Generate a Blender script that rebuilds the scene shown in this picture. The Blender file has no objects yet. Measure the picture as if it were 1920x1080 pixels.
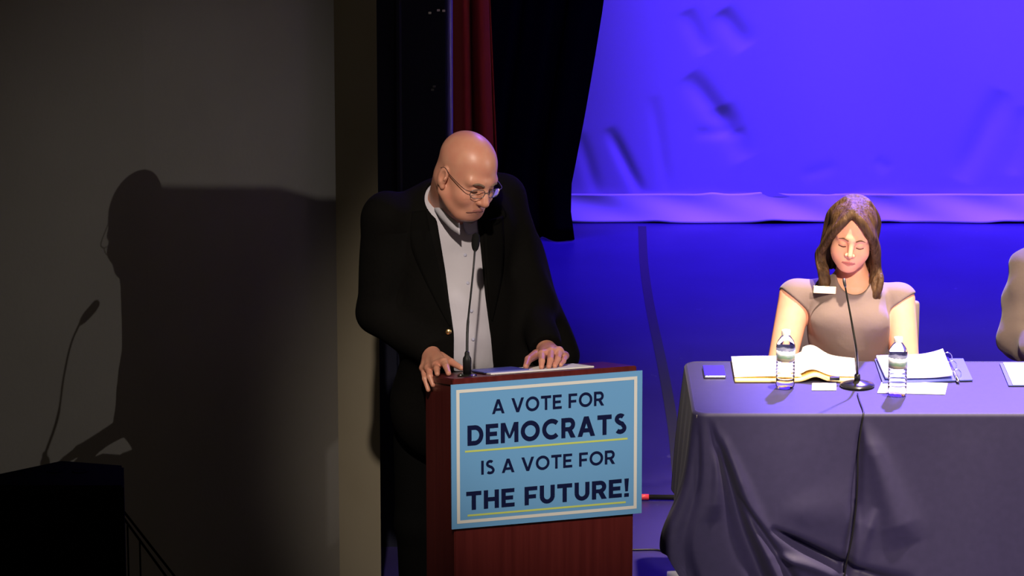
import bpy, bmesh, math, random
import numpy as np
from mathutils import Vector, Matrix
from mathutils.bvhtree import BVHTree

SC = bpy.context.scene
C = SC.collection
random.seed(7)
rng = np.random.default_rng(7)

# ------------------------------------------------------------------ camera
PITCH = math.radians(13.5)
FPX = 7300.0
CAMZ = 4.19
SP, CP = math.sin(PITCH), math.cos(PITCH)
cam = bpy.data.cameras.new('camera')
cam.sensor_width = 36.0
cam.lens = FPX / 1920 * 36.0
cam.clip_end = 200
camo = bpy.data.objects.new('camera', cam)
camo.location = (0, 0, CAMZ)
camo.rotation_euler = (math.pi / 2 - PITCH, 0, 0)
C.objects.link(camo)
SC.camera = camo

# ------------------------------------------------------------------ world, exposure
w = bpy.data.worlds.new('world')
w.use_nodes = True
w.node_tree.nodes['Background'].inputs[0].default_value = (1.0, 0.84, 0.62, 1)
w.node_tree.nodes['Background'].inputs[1].default_value = 0.068
SC.world = w
SC.view_settings.view_transform = 'Standard'
SC.view_settings.look = 'None'
SC.view_settings.exposure = 0.0
SC.view_settings.gamma = 1.0
SC.view_settings.use_curve_mapping = False


# ------------------------------------------------------------------ stage lights
def aim(o, target):
    o.rotation_euler = (Vector(target) - o.location).to_track_quat('-Z', 'Y').to_euler()


def spot(name, loc, target, power, color, half_deg, blend, radius):
    l = bpy.data.lights.new(name, 'SPOT')
    l.energy = power
    l.color = color
    l.spot_size = math.radians(half_deg * 2)
    l.spot_blend = blend
    l.shadow_soft_size = radius
    o = bpy.data.objects.new(name, l)
    o.location = loc
    C.objects.link(o)
    aim(o, target)
    return o


def area(name, loc, target, power, color, sx, sy, spread=180):
    l = bpy.data.lights.new(name, 'AREA')
    l.energy = power
    l.color = color
    l.shape = 'RECTANGLE'
    l.size, l.size_y = sx, sy
    l.spread = math.radians(spread)
    o = bpy.data.objects.new(name, l)
    o.location = loc
    C.objects.link(o)
    aim(o, target)
    return o


BLUE = (0.075, 0.022, 1.0)
# white side light on a stand at house right: throws the speaker's shadow on the left wall
spot('side_light', (4.76, 9.90, 2.84), (-1.0, 12.3, 1.15), 275, (1.0, 0.94, 0.88), 13, 1.0, 0.012)
# warm front-of-house light and warm overhead light on the table
spot('front_light', (2.2, 5.6, 6.2), (1.9, 13.0, 0.80), 5200, (1.0, 0.82, 0.62), 9.5, 0.6, 0.12)
spot('table_light', (2.1, 12.3, 7.5), (2.0, 13.15, 0.75), 7500, (1.0, 0.80, 0.62), 14, 0.5, 0.10)
spot('lectern_light', (-0.50, 4.9, 6.4), (0.10, 11.75, 1.32), 2450, (1.0, 0.86, 0.72), 6.4, 0.8, 0.10)
# blue light on the backdrop and from behind onto the table
area('backdrop_light', (3.2, 17.6, 6.4), (3.2, 18.8, 0.6), 520, BLUE, 7.0, 0.3, 60)
spot('stage_wash', (2.6, 18.2, 6.4), (1.95, 13.0, 0.75), 18000, (0.18, 0.11, 1.0), 10, 0.7, 0.15)
spot('head_rim', (2.2, 16.8, 6.0), (-0.1, 12.3, 1.9), 800, (0.25, 0.08, 1.0), 5, 0.5, 0.10)


# ------------------------------------------------------------------ helpers
def W(px, py, d):
    """point seen at pixel (px, py) at depth d along the optical axis"""
    u, v = (px - 960) / FPX, (540 - py) / FPX
    return np.array([d * u, d * (CP + v * SP), CAMZ + d * (-SP + v * CP)])


def ray(px, py):
    p = W(px, py, 1.0)
    p[2] -= CAMZ
    return p / np.linalg.norm(p)


def onz(px, py, z):
    r = ray(px, py)
    t = (z - CAMZ) / r[2]
    return np.array([r[0] * t, r[1] * t, z])


def ony(px, py, y):
    r = ray(px, py)
    t = y / r[1]
    return np.array([r[0] * t, y, CAMZ + r[2] * t])


def mat(name, color, rough=0.6, spec=0.5, metal=0.0, noise=None, bump=None, trans=0.0, ior=1.45, sheen=0.0, sss=0.0):
    """principled material; noise=(scale, color2[, stretch]); bump=(scale, strength[, stretch])"""
    m = bpy.data.materials.new(name)
    m.use_nodes = True
    nt = m.node_tree
    b = nt.nodes['Principled BSDF']
    b.inputs['Base Color'].default_value = (*color, 1)
    b.inputs['Roughness'].default_value = rough
    b.inputs['Specular IOR Level'].default_value = spec
    b.inputs['Metallic'].default_value = metal
    b.inputs['Transmission Weight'].default_value = trans
    b.inputs['IOR'].default_value = ior
    b.inputs['Sheen Weight'].default_value = sheen
    if sss:
        b.inputs['Subsurface Weight'].default_value = sss
        b.inputs['Subsurface Radius'].default_value = (0.012, 0.005, 0.003)
        b.inputs['Subsurface Scale'].default_value = 1.0
    tc = nt.nodes.new('ShaderNodeTexCoord')

    def tex(scale, stretch):
        mp = nt.nodes.new('ShaderNodeMapping')
        mp.inputs['Scale'].default_value = stretch
        nt.links.new(tc.outputs['Object'], mp.inputs['Vector'])
        n = nt.nodes.new('ShaderNodeTexNoise')
        n.inputs['Scale'].default_value = scale
        n.inputs['Detail'].default_value = 5
        nt.links.new(mp.outputs[0], n.inputs['Vector'])
        return n
    if noise:
        n = tex(noise[0], noise[2] if len(noise) > 2 else (1, 1, 1))
        r = nt.nodes.new('ShaderNodeValToRGB')
        r.color_ramp.elements[0].position = 0.3
        r.color_ramp.elements[1].position = 0.7
        r.color_ramp.elements[0].color = (*color, 1)
        r.color_ramp.elements[1].color = (*noise[1], 1)
        nt.links.new(n.outputs['Fac'], r.inputs[0])
        nt.links.new(r.outputs[0], b.inputs['Base Color'])
    if bump:
        n = tex(bump[0], bump[2] if len(bump) > 2 else (1, 1, 1))
        bp = nt.nodes.new('ShaderNodeBump')
        bp.inputs['Strength'].default_value = bump[1]
        bp.inputs['Distance'].default_value = 0.01
        nt.links.new(n.outputs['Fac'], bp.inputs['Height'])
        nt.links.new(bp.outputs[0], b.inputs['Normal'])
    return m


def tag(o, label=None, cat=None, group=None, kind=None):
    if label:
        o['label'] = label
    if cat:
        o['category'] = cat
    if group:
        o['group'] = group
    if kind:
        o['kind'] = kind
    return o


def empty(name, loc, rz=0.0):
    o = bpy.data.objects.new(name, None)
    o.location = loc
    o.rotation_euler = (0, 0, rz)
    o.empty_display_size = 0.05
    C.objects.link(o)
    return o


def world_matrix(o):
    m = Matrix.LocRotScale(o.location, o.rotation_euler, o.scale)
    if o.parent:
        m = world_matrix(o.parent) @ m
    return m


def link(name, me, mats, parent=None, smooth=False, origin=None, world=False):
    """link a mesh; world=True: its coordinates are world ones and get rebased on the parent (or on origin)"""
    if not isinstance(mats, (list, tuple)):
        mats = [mats]
    for m in mats:
        me.materials.append(m)
    if smooth:
        me.polygons.foreach_set('use_smooth', [True] * len(me.polygons))
    o = bpy.data.objects.new(name, me)
    C.objects.link(o)
    if parent is not None:
        o.parent = parent
        if world:
            me.transform(world_matrix(parent).inverted())
    elif world and origin is not None:
        me.transform(Matrix.Translation(-Vector(origin)))
        o.location = origin
    me.update()
    return o


def obj(name, bm, mats, parent=None, smooth=False, origin=None, world=False):
    me = bpy.data.meshes.new(name)
    bmesh.ops.recalc_face_normals(bm, faces=bm.faces)
    bm.to_mesh(me)
    bm.free()
    return link(name, me, mats, parent, smooth, origin, world)


def smooth_by_angle(o, deg=40):
    me = o.data
    me.polygons.foreach_set('use_smooth', [True] * len(me.polygons))
    try:
        me.set_sharp_from_angle(angle=math.radians(deg))
    except Exception:
        pass
    return o


def box(bm, lo, hi, bevel=0.0, M=None):
    r = bmesh.ops.create_cube(bm, size=1.0)
    vs = r['verts']
    lo, hi = Vector(lo), Vector(hi)
    for v in vs:
        v.co = Vector([(lo[i] + hi[i]) / 2 + v.co[i] * (hi[i] - lo[i]) for i in range(3)])
        if M is not None:
            v.co = M @ v.co
    if bevel:
        es = list({e for v in vs for e in v.link_edges})
        bmesh.ops.bevel(bm, geom=es, offset=bevel, segments=2, affect='EDGES', profile=0.5)
    return vs


def tube(bm, pts, r, n=10, caps=True):
    """tube through pts with radius r (number or list)"""
    pts = [Vector(p) for p in pts]
    rs = r if isinstance(r, (list, tuple)) else [r] * len(pts)
    rings = []
    up = None
    for i, p in enumerate(pts):
        t = (pts[min(i + 1, len(pts) - 1)] - pts[max(i - 1, 0)]).normalized()
        if up is None:
            up = Vector((0, 0, 1)) if abs(t.z) < 0.9 else Vector((1, 0, 0))
        s = t.cross(up).normalized()
        up = s.cross(t).normalized()
        rings.append([bm.verts.new(p + (s * math.cos(a) + up * math.sin(a)) * rs[i])
                      for a in [2 * math.pi * k / n for k in range(n)]])
    for a, b in zip(rings, rings[1:]):
        for k in range(n):
            bm.faces.new((a[k], a[(k + 1) % n], b[(k + 1) % n], b[k]))
    if caps:
        bm.faces.new(rings[0][::-1])
        bm.faces.new(rings[-1])


def lathe(bm, prof, n=32, c=(0, 0, 0)):
    c = Vector(c)
    rings = []
    for r, z in prof:
        if r < 1e-6:
            rings.append([bm.verts.new(c + Vector((0, 0, z)))])
        else:
            rings.append([bm.verts.new(c + Vector((r * math.cos(2 * math.pi * k / n), r * math.sin(2 * math.pi * k / n), z))) for k in range(n)])
    for a, b in zip(rings, rings[1:]):
        for k in range(n):
            k2 = (k + 1) % n
            if len(a) == 1 and len(b) == 1:
                continue
            if len(a) == 1:
                bm.faces.new((a[0], b[k2], b[k]))
            elif len(b) == 1:
                bm.faces.new((a[k], a[k2], b[0]))
            else:
                bm.faces.new((a[k], a[k2], b[k2], b[k]))


def prism(bm, pts, z0, z1):
    a = [bm.verts.new((p[0], p[1], z0)) for p in pts]
    b = [bm.verts.new((p[0], p[1], z1)) for p in pts]
    n = len(pts)
    bm.faces.new(a[::-1])
    bm.faces.new(b)
    for i in range(n):
        bm.faces.new((a[i], a[(i + 1) % n], b[(i + 1) % n], b[i]))


def spline(pts, n=8):
    """Catmull-Rom through pts"""
    P = [np.asarray(p, float) for p in pts]
    P = [2 * P[0] - P[1]] + P + [2 * P[-1] - P[-2]]
    out = []
    for i in range(1, len(P) - 2):
        for k in range(n):
            t = k / n
            a, b, c, d = P[i - 1], P[i], P[i + 1], P[i + 2]
            out.append(0.5 * ((2 * b) + (-a + c) * t + (2 * a - 5 * b + 4 * c - d) * t * t + (-a + 3 * b - 3 * c + d) * t ** 3))
    out.append(P[-2])
    return out


def gridmesh(name, V, mats, parent=None, thickness=0.0, world=False, origin=None):
    """V: (n, m, 3) array -> smooth sheet"""
    n, m = V.shape[:2]
    idx = np.arange(n * m).reshape(n, m)
    q = np.stack([idx[:-1, :-1], idx[1:, :-1], idx[1:, 1:], idx[:-1, 1:]], -1).reshape(-1, 4)
    me = bpy.data.meshes.new(name)
    me.from_pydata(V.reshape(-1, 3).tolist(), [], q.tolist())
    o = link(name, me, mats, parent, True, origin, world)
    if thickness:
        s = o.modifiers.new('thickness', 'SOLIDIFY')
        s.thickness = thickness
        s.offset = 0
    return o


# ------------------------------------------------------------------ signed-distance modelling for bodies and clothes
class Field:
    def __init__(self, lo, hi, step):
        st = step if isinstance(step, (list, tuple)) else [step] * 3
        self.ax = []
        for i in range(3):
            if callable(st[i]):
                self.ax.append(st[i](lo[i], hi[i]))
            else:
                self.ax.append(np.arange(lo[i], hi[i] + st[i], st[i]).astype(np.float32))
        self.f = np.full([len(a) for a in self.ax], 0.2, np.float32)

    def op(self, prim, mode='add', k=0.01):
        fn, lo, hi = prim
        mg = k + 0.03
        sl = []
        for i in range(3):
            a = int(np.searchsorted(self.ax[i], lo[i] - mg))
            b = int(np.searchsorted(self.ax[i], hi[i] + mg))
            if b <= a:
                return
            sl.append(slice(a, b))
        X = self.ax[0][sl[0]][:, None, None]
        Y = self.ax[1][sl[1]][None, :, None]
        Z = self.ax[2][sl[2]][None, None, :]
        d = fn(X, Y, Z).astype(np.float32)
        a = self.f[tuple(sl)]
        if mode == 'add':
            h = np.clip(0.5 + 0.5 * (d - a) / k, 0, 1)
            r = d * (1 - h) + a * h - k * h * (1 - h)
        elif mode == 'sub':
            d = -d
            h = np.clip(0.5 - 0.5 * (d - a) / k, 0, 1)
            r = d * (1 - h) + a * h + k * h * (1 - h)
        self.f[tuple(sl)] = r

    def add(self, p, k=0.01):
        self.op(p, 'add', k)

    def sub(self, p, k=0.005):
        self.op(p, 'sub', k)

    def noise(self, amp, scale, seed=0):
        """soft folds: a few random sine waves"""
        r = np.random.default_rng(seed)
        X = self.ax[0][:, None, None]
        Y = self.ax[1][None, :, None]
        Z = self.ax[2][None, None, :]
        for _ in range(5):
            v = r.normal(size=3) * scale
            self.f += (amp * np.sin(v[0] * X + v[1] * Y + v[2] * Z + r.uniform(0, 6.3))).astype(np.float32)

    def mesh(self, name):
        f = self.f
        ins = f < 0
        nx, ny, nz = f.shape
        anyv = np.zeros((nx - 1, ny - 1, nz - 1), bool)
        allv = np.ones_like(anyv)
        for i in (0, 1):
            for j in (0, 1):
                for k in (0, 1):
                    s = ins[i:nx - 1 + i, j:ny - 1 + j, k:nz - 1 + k]
                    anyv |= s
                    allv &= s
        act = np.argwhere(anyv & ~allv)
        vid = np.full(anyv.shape, -1, np.int32)
        vid[tuple(act.T)] = np.arange(len(act))
        cor = np.array([[i, j, k] for i in (0, 1) for j in (0, 1) for k in (0, 1)])
        vals = np.stack([f[act[:, 0] + c[0], act[:, 1] + c[1], act[:, 2] + c[2]] for c in cor], 1)
        edges = [(a, b) for a in range(8) for b in range(a + 1, 8) if abs(cor[a] - cor[b]).sum() == 1]
        acc = np.zeros((len(act), 3))
        cnt = np.zeros(len(act))
        for a, b in edges:
            va, vb = vals[:, a], vals[:, b]
            x = (va < 0) != (vb < 0)
            t = np.where(x, va / np.where(x, va - vb, 1), 0)
            acc += np.where(x[:, None], cor[a] + t[:, None] * (cor[b] - cor[a]), 0)
            cnt += x
        loc = acc / cnt[:, None]
        P = np.empty((len(act), 3))
        for i in range(3):
            A = self.ax[i]
            P[:, i] = A[act[:, i]] + loc[:, i] * (A[act[:, i] + 1] - A[act[:, i]])
        Q = []
        for axis in range(3):
            u, v = (axis + 1) % 3, (axis + 2) % 3
            s0 = [slice(None)] * 3
            s1 = [slice(None)] * 3
            s0[axis] = slice(0, -1)
            s1[axis] = slice(1, None)
            a, b = ins[tuple(s0)], ins[tuple(s1)]
            e = np.argwhere(a != b)
            e = e[(e[:, u] > 0) & (e[:, v] > 0) & (e[:, u] < f.shape[u] - 1) & (e[:, v] < f.shape[v] - 1)]
            fl = a[tuple(e.T)]

            def cell(du, dv):
                c = e.copy()
                c[:, u] += du
                c[:, v] += dv
                return vid[tuple(c.T)]
            q = np.stack([cell(-1, -1), cell(0, -1), cell(0, 0), cell(-1, 0)], 1)
            q[~fl] = q[~fl][:, ::-1]
            Q.append(q)
        Q = np.concatenate(Q)
        Q = Q[(Q >= 0).all(1)]
        me = bpy.data.meshes.new(name)
        me.vertices.add(len(P))
        me.vertices.foreach_set('co', P.astype(np.float32).ravel())
        me.loops.add(len(Q) * 4)
        me.loops.foreach_set('vertex_index', Q.astype(np.int32).ravel())
        me.polygons.add(len(Q))
        me.polygons.foreach_set('loop_start', np.arange(0, len(Q) * 4, 4, dtype=np.int32))
        me.update(calc_edges=True)
        me.validate()
        self.P, self.Q = P, Q
        return me


def cap(a, b, ra, rb=None):
    rb = ra if rb is None else rb
    a, b = np.asarray(a, float), np.asarray(b, float)
    ab = b - a
    L2 = max(float(ab @ ab), 1e-9)

    def fn(X, Y, Z):
        x, y, z = X - a[0], Y - a[1], Z - a[2]
        t = np.clip((x * ab[0] + y * ab[1] + z * ab[2]) / L2, 0, 1)
        return np.sqrt((x - t * ab[0]) ** 2 + (y - t * ab[1]) ** 2 + (z - t * ab[2]) ** 2) - (ra + (rb - ra) * t)
    r = max(ra, rb)
    return fn, np.minimum(a, b) - r, np.maximum(a, b) + r


def ell(c, r, M=None):
    c, r = np.asarray(c, float), np.asarray(r, float)
    M = np.eye(3) if M is None else np.asarray(M)

    def fn(X, Y, Z):
        x, y, z = X - c[0], Y - c[1], Z - c[2]
        k0 = 0
        k1 = 0
        for i in range(3):
            q = M[i][0] * x + M[i][1] * y + M[i][2] * z
            k0 = k0 + (q / r[i]) ** 2
            k1 = k1 + (q / r[i] ** 2) ** 2
        k0, k1 = np.sqrt(k0), np.sqrt(k1)
        return k0 * (k0 - 1) / np.maximum(k1, 1e-6)
    e = np.sqrt(((M.T * r) ** 2).sum(1))
    return fn, c - e, c + e


def rbox(c, h, rad, M=None):
    c, h = np.asarray(c, float), np.asarray(h, float) - rad
    M = np.eye(3) if M is None else np.asarray(M)

    def fn(X, Y, Z):
        x, y, z = X - c[0], Y - c[1], Z - c[2]
        q = [np.abs(M[i][0] * x + M[i][1] * y + M[i][2] * z) - h[i] for i in range(3)]
        out = np.sqrt(sum(np.maximum(a, 0) ** 2 for a in q))
        return out + np.minimum(np.maximum(np.maximum(q[0], q[1]), q[2]), 0) - rad
    e = np.sqrt(((M.T * (h + rad)) ** 2).sum(1))
    return fn, c - e, c + e


def polyprism(pts, y1, y0=-5.0):
    """prism along y with an (x, z) outline, from y0 to y1"""
    pts = np.asarray(pts, float)

    def fn(X, Y, Z):
        x, z = X[:, :, 0][:, 0][:, None], Z[0, 0][None, :]
        d = np.full((x.shape[0], z.shape[1]), 1e9)
        s = np.ones_like(d)
        n = len(pts)
        for i in range(n):
            a, b = pts[i], pts[i - 1]
            ex, ez = b[0] - a[0], b[1] - a[1]
            wx, wz = x - a[0], z - a[1]
            t = np.clip((wx * ex + wz * ez) / (ex * ex + ez * ez), 0, 1)
            d = np.minimum(d, (wx - ex * t) ** 2 + (wz - ez * t) ** 2)
            c1 = z >= a[1]
            c2 = z < b[1]
            c3 = ex * wz > ez * wx
            flip = (c1 & c2 & c3) | (~c1 & ~c2 & ~c3)
            s = np.where(flip, -s, s)
        d2 = (s * np.sqrt(d))[:, None, :]
        return np.maximum(np.maximum(d2, Y - y1), y0 - Y)
    return fn, np.array([pts[:, 0].min(), y0, pts[:, 1].min()]), np.array([pts[:, 0].max(), y1, pts[:, 1].max()])


class Frame:
    """head frame: local x = person's left, y = forward, z = up"""

    def __init__(self, c, yaw, pitch, roll=0.0, s=1.0):
        a, t = math.radians(yaw), math.radians(pitch)
        F = np.array([math.sin(a) * math.cos(t), -math.cos(a) * math.cos(t), -math.sin(t)])
        U = np.array([math.sin(a) * math.sin(t), -math.cos(a) * math.sin(t), math.cos(t)])
        R = np.cross(U, F)
        r = math.radians(roll)
        R, U = R * math.cos(r) + U * math.sin(r), U * math.cos(r) - R * math.sin(r)
        self.M = np.array([R, F, U])
        self.c = np.asarray(c, float)
        self.s = s

    def p(self, *q):
        return self.c + self.s * (np.asarray(q, float) @ self.M)

    def loc(self, P):
        return (np.asarray(P) - self.c) @ self.M.T / self.s

    def ell(self, c, r):
        return ell(self.p(*c), np.asarray(r) * self.s, self.M)

    def cap(self, a, b, ra, rb=None):
        return cap(self.p(*a), self.p(*b), ra * self.s, None if rb is None else rb * self.s)


def sculpt_head(F, H, male=True):
    A = lambda prim, k=0.02: F.add(prim, k * H.s)
    S = lambda prim, k=0.01: F.sub(prim, k * H.s)
    A(H.ell((0, -0.012, 0.035), (0.078, 0.100, 0.086)), 0.01)
    A(H.ell((0, 0.030, -0.030), (0.066, 0.062, 0.080)), 0.03)
    if male:
        A(H.ell((0, 0.040, -0.075), (0.056, 0.052, 0.046)), 0.03)
        A(H.ell((0, 0.068, -0.102), (0.030, 0.024, 0.020)), 0.025)
        for s in (-1, 1):
            A(H.cap((s * 0.060, -0.005, -0.065), (s * 0.030, 0.060, -0.098), 0.017), 0.03)
    else:
        A(H.ell((0, 0.040, -0.066), (0.058, 0.052, 0.046)), 0.03)
        A(H.ell((0, 0.068, -0.099), (0.026, 0.022, 0.018)), 0.03)
    for s in (-1, 1):                                                    # cheeks and brow
        A(H.ell((s * 0.040, 0.062, -0.040), (0.026, 0.024, 0.024)), 0.025)
        A(H.cap((s * 0.012, 0.086, 0.018), (s * 0.046, 0.070, 0.016), 0.010 if male else 0.007), 0.02)
    for s in (-1, 1):                                                    # eye sockets, lidded eyes
        S(H.ell((s * 0.032, 0.098, -0.006), (0.018, 0.017, 0.013)), 0.014)
        A(H.ell((s * 0.032, 0.076, -0.006), (0.0145, 0.0125, 0.0115)), 0.004)
        S(H.cap((s * 0.020, 0.091, -0.0125), (s * 0.044, 0.084, -0.0115), 0.0016), 0.002)
    A(H.cap((0, 0.088, 0.006), (0, 0.112, -0.036), 0.0085, 0.0140 if male else 0.0095), 0.012)
    for s in (-1, 1):
        A(H.ell((s * 0.0125, 0.100, -0.040), (0.0085, 0.012, 0.0085) if male else (0.007, 0.010, 0.007)), 0.006)
    # mouth
    A(H.ell((0, 0.082, -0.070), (0.026, 0.016, 0.016)), 0.02)
    lr_ = 0.0056 if male else 0.0044
    A(H.cap((-0.018, 0.0905, -0.0662), (0.018, 0.0905, -0.0662), lr_), 0.005)
    A(H.cap((-0.014, 0.0905, -0.0780), (0.014, 0.0905, -0.0780), lr_ + 0.0008), 0.005)
    for s in (-1, 1):
        if male:
            S(H.cap((0, 0.0960, -0.0722), (s * 0.014, 0.0930, -0.0732), 0.0036), 0.0015)
            S(H.cap((s * 0.014, 0.0930, -0.0732), (s * 0.029, 0.0845, -0.0800), 0.0036), 0.0015)
        else:
            S(H.cap((0, 0.0955, -0.0720), (s * 0.014, 0.0930, -0.0716), 0.0025), 0.0015)
            S(H.cap((s * 0.014, 0.0930, -0.0716), (s * 0.026, 0.0860, -0.0728), 0.0024), 0.0015)
    for s in (-1, 1):                                                    # ears
        A(H.ell((s * 0.080, -0.012, -0.016), (0.009, 0.020, 0.033)), 0.006)
        S(H.ell((s * 0.089, -0.007, -0.012), (0.008, 0.010, 0.019)), 0.004)
        A(H.ell((s * 0.085, 0.004, -0.016), (0.004, 0.004, 0.006)), 0.003)
        A(H.ell((s * 0.079, 0.000, -0.044), (0.007, 0.009, 0.010)), 0.005)


def lip_slots(me, F, H, half=0.021):
    L = H.loc(F.P[F.Q].mean(1))
    lip = (np.abs(L[:, 0]) < half) & (L[:, 1] > 0.078) & (L[:, 2] < -0.0628 - 0.20 * np.abs(L[:, 0])) & (L[:, 2] > -0.0828 + 0.36 * np.abs(L[:, 0]))
    me.polygons.foreach_set('material_index', lip.astype(np.int32))


def hand(F, wrist, knuckles, fingers, thumb, rw=0.030):
    """palm from wrist to the knuckles, four finger chains and a thumb chain of (point, radius)"""
    for p in knuckles:
        F.add(cap(wrist, p, rw * 0.80, 0.0125), 0.012)
    for a, b in zip(knuckles, knuckles[1:]):
        F.add(cap(a, b, 0.0115), 0.008)
    for ch in fingers + [thumb]:
        for (a, ra), (b, rb) in zip(ch, ch[1:]):
            F.add(cap(a, b, ra, rb), 0.0035)


def bvh(o):
    me = o.data
    M = world_matrix(o)
    return BVHTree.FromPolygons([M @ v.co for v in me.vertices], [tuple(p.vertices) for p in me.polygons])


def hit(tree, px, py, off=0.0):
    r = Vector(ray(px, py))
    loc, nor, i, d = tree.ray_cast(Vector((0, 0, CAMZ)), r)
    if loc is None:
        return None, None
    if nor.dot(r) > 0:
        nor = -nor
    return loc + nor * off, nor


def patch(name, tree, quads, m, parent, off=0.003, th=0.003, n=10, k=6):
    """a cloth patch laid on a surface: outline given as left and right pixel lines"""
    Lp, Rp = quads
    Ls, Rs = spline(Lp, n), spline(Rp, n)
    V = []
    for a, b in zip(Ls, Rs):
        row = []
        for j in range(k + 1):
            q = a + (b - a) * j / k
            h, nn = hit(tree, q[0], q[1], off)
            row.append(h)
        V.append(row)
    last = None
    for row in V:
        for j in range(len(row)):
            if row[j] is None:
                row[j] = last if last is not None else Vector((0, 12, 1.3))
            last = row[j]
    return gridmesh(name, np.array([[list(p) for p in r] for r in V]), m, parent, th, world=True)


# ------------------------------------------------------------------ materials
M_wall = mat('wall_paint', (0.150, 0.140, 0.125), 0.85, 0.2, noise=(3.0, (0.165, 0.154, 0.138)), bump=(60, 0.08))
M_wall_trim = mat('wall_trim_paint', (0.190, 0.165, 0.118), 0.8, 0.2, noise=(4.0, (0.205, 0.180, 0.132)))
M_navy = mat('navy_paint', (0.0065, 0.0072, 0.017), 0.6, 0.2, noise=(5.0, (0.009, 0.010, 0.023), (1, 1, 0.1)))
M_edge = mat('purple_lit_edge_trim', (0.16, 0.14, 0.42), 0.4, 0.5, 0.2)  # purple stage light caught by the edge is put into its colour
M_floor = mat('black_stage_floor', (0.024, 0.018, 0.088), 0.42, 0.30, noise=(2.2, (0.031, 0.024, 0.108)), bump=(9, 0.03))
_nt = M_floor.node_tree                                  # pale scuffs worn into the black paint
_b = _nt.nodes['Principled BSDF']
_src = _b.inputs['Base Color'].links[0].from_socket
_tc = _nt.nodes.new('ShaderNodeTexCoord')
_mp = _nt.nodes.new('ShaderNodeMapping')
_mp.inputs['Scale'].default_value = (1.0, 0.45, 1.0)
_n = _nt.nodes.new('ShaderNodeTexNoise')
_n.inputs['Scale'].default_value = 16
_n.inputs['Detail'].default_value = 9
_n.inputs['Roughness'].default_value = 0.62
_r = _nt.nodes.new('ShaderNodeMapRange')
_r.inputs['From Min'].default_value = 0.66
_r.inputs['From Max'].default_value = 0.76
_m = _nt.nodes.new('ShaderNodeMix')
_m.data_type = 'RGBA'
_m.inputs[7].default_value = (0.13, 0.12, 0.20, 1)
_nt.links.new(_tc.outputs['Object'], _mp.inputs[0])
_nt.links.new(_mp.outputs[0], _n.inputs['Vector'])
_nt.links.new(_n.outputs['Fac'], _r.inputs['Value'])
_nt.links.new(_r.outputs[0], _m.inputs[0])
_nt.links.new(_src, _m.inputs[6])
_nt.links.new(_m.outputs[2], _b.inputs['Base Color'])
M_tape = mat('dull_floor_tape', (0.040, 0.038, 0.040), 0.7, 0.3)
M_house = mat('dark_house_floor', (0.02, 0.018, 0.016), 0.8, 0.3)
M_black_drape = mat('black_drape', (0.0022, 0.0022, 0.0024), 1.0, 0.0)
M_red = mat('red_velour', (0.42, 0.035, 0.040), 0.9, 0.1, sheen=0.1)
M_cyc = mat('backdrop_cloth', (0.62, 0.58, 0.80), 0.9, 0.1, bump=(2.5, 0.25, (1, 1, 0.5)))
M_cyc_hem = mat('backdrop_hem_cloth', (0.95, 0.95, 0.95), 0.9, 0.1)
M_cloth = mat('navy_tablecloth', (0.020, 0.0165, 0.060), 0.6, 0.4, noise=(40, (0.024, 0.0195, 0.068)), sheen=0.06)
M_wood = mat('mahogany_laminate', (0.125, 0.017, 0.015), 0.38, 0.4, noise=(6, (0.085, 0.010, 0.009), (9, 9, 0.35)))
M_sign = mat('sign_blue', (0.165, 0.41, 0.74), 0.6, 0.2)
M_sign_white = mat('sign_white', (0.80, 0.80, 0.76), 0.45, 0.4)
M_sign_navy = mat('sign_navy', (0.006, 0.010, 0.055), 0.7, 0.1)
M_sign_lime = mat('sign_lime', (0.62, 0.74, 0.18), 0.45, 0.4)
M_black = mat('black_plastic', (0.010, 0.010, 0.011), 0.45, 0.4)
M_black_gloss = mat('black_gloss', (0.012, 0.012, 0.010), 0.22, 0.6)
M_foam = mat('black_foam', (0.008, 0.008, 0.008), 0.95, 0.1)
M_chrome = mat('chrome', (0.75, 0.75, 0.75), 0.2, 0.5, 1.0)
M_brass = mat('brass', (0.75, 0.50, 0.22), 0.3, 0.5, 1.0)
M_paper = mat('white_paper', (0.83, 0.82, 0.80), 0.7, 0.3)
M_yellow = mat('yellow_paper', (0.85, 0.60, 0.22), 0.7, 0.3)
M_binder = mat('blue_binder', (0.07, 0.09, 0.34), 0.4, 0.5)
M_red_plastic = mat('red_plastic', (0.70, 0.05, 0.07), 0.4, 0.5)
M_skin_man = mat('ruddy_skin', (0.60, 0.290, 0.195), 0.40, 0.5, noise=(22, (0.55, 0.225, 0.155)), sss=0.12)
M_lip_man = mat('man_lips', (0.40, 0.15, 0.12), 0.5, 0.4)
M_skin_woman = mat('fair_skin', (0.76, 0.37, 0.255), 0.55, 0.25, noise=(22, (0.74, 0.335, 0.225)), sss=0.15)
M_lip_woman = mat('pink_lips', (0.46, 0.13, 0.105), 0.4, 0.5)
M_suit = mat('black_jacket', (0.0038, 0.0035, 0.0032), 0.9, 0.06, noise=(180, (0.0048, 0.0044, 0.0040)), bump=(14, 0.25))
M_lapel = mat('black_lapel', (0.0032, 0.0030, 0.0027), 0.9, 0.06)
M_trouser = mat('black_trousers', (0.0035, 0.0035, 0.0035), 0.95, 0.05)
M_shirt = mat('pale_shirt', (0.50, 0.475, 0.53), 0.8, 0.2, bump=(18, 0.35, (1, 1, 0.6)))
M_shirt_shaded = mat('shaded_shirt', (0.45, 0.45, 0.58), 0.8, 0.2)  # pale shirt with under-chin shade put into the colour, for the collar points
M_dress = mat('taupe_dress', (0.175, 0.128, 0.118), 0.85, 0.2, bump=(13, 0.35), sheen=0.12)
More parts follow.
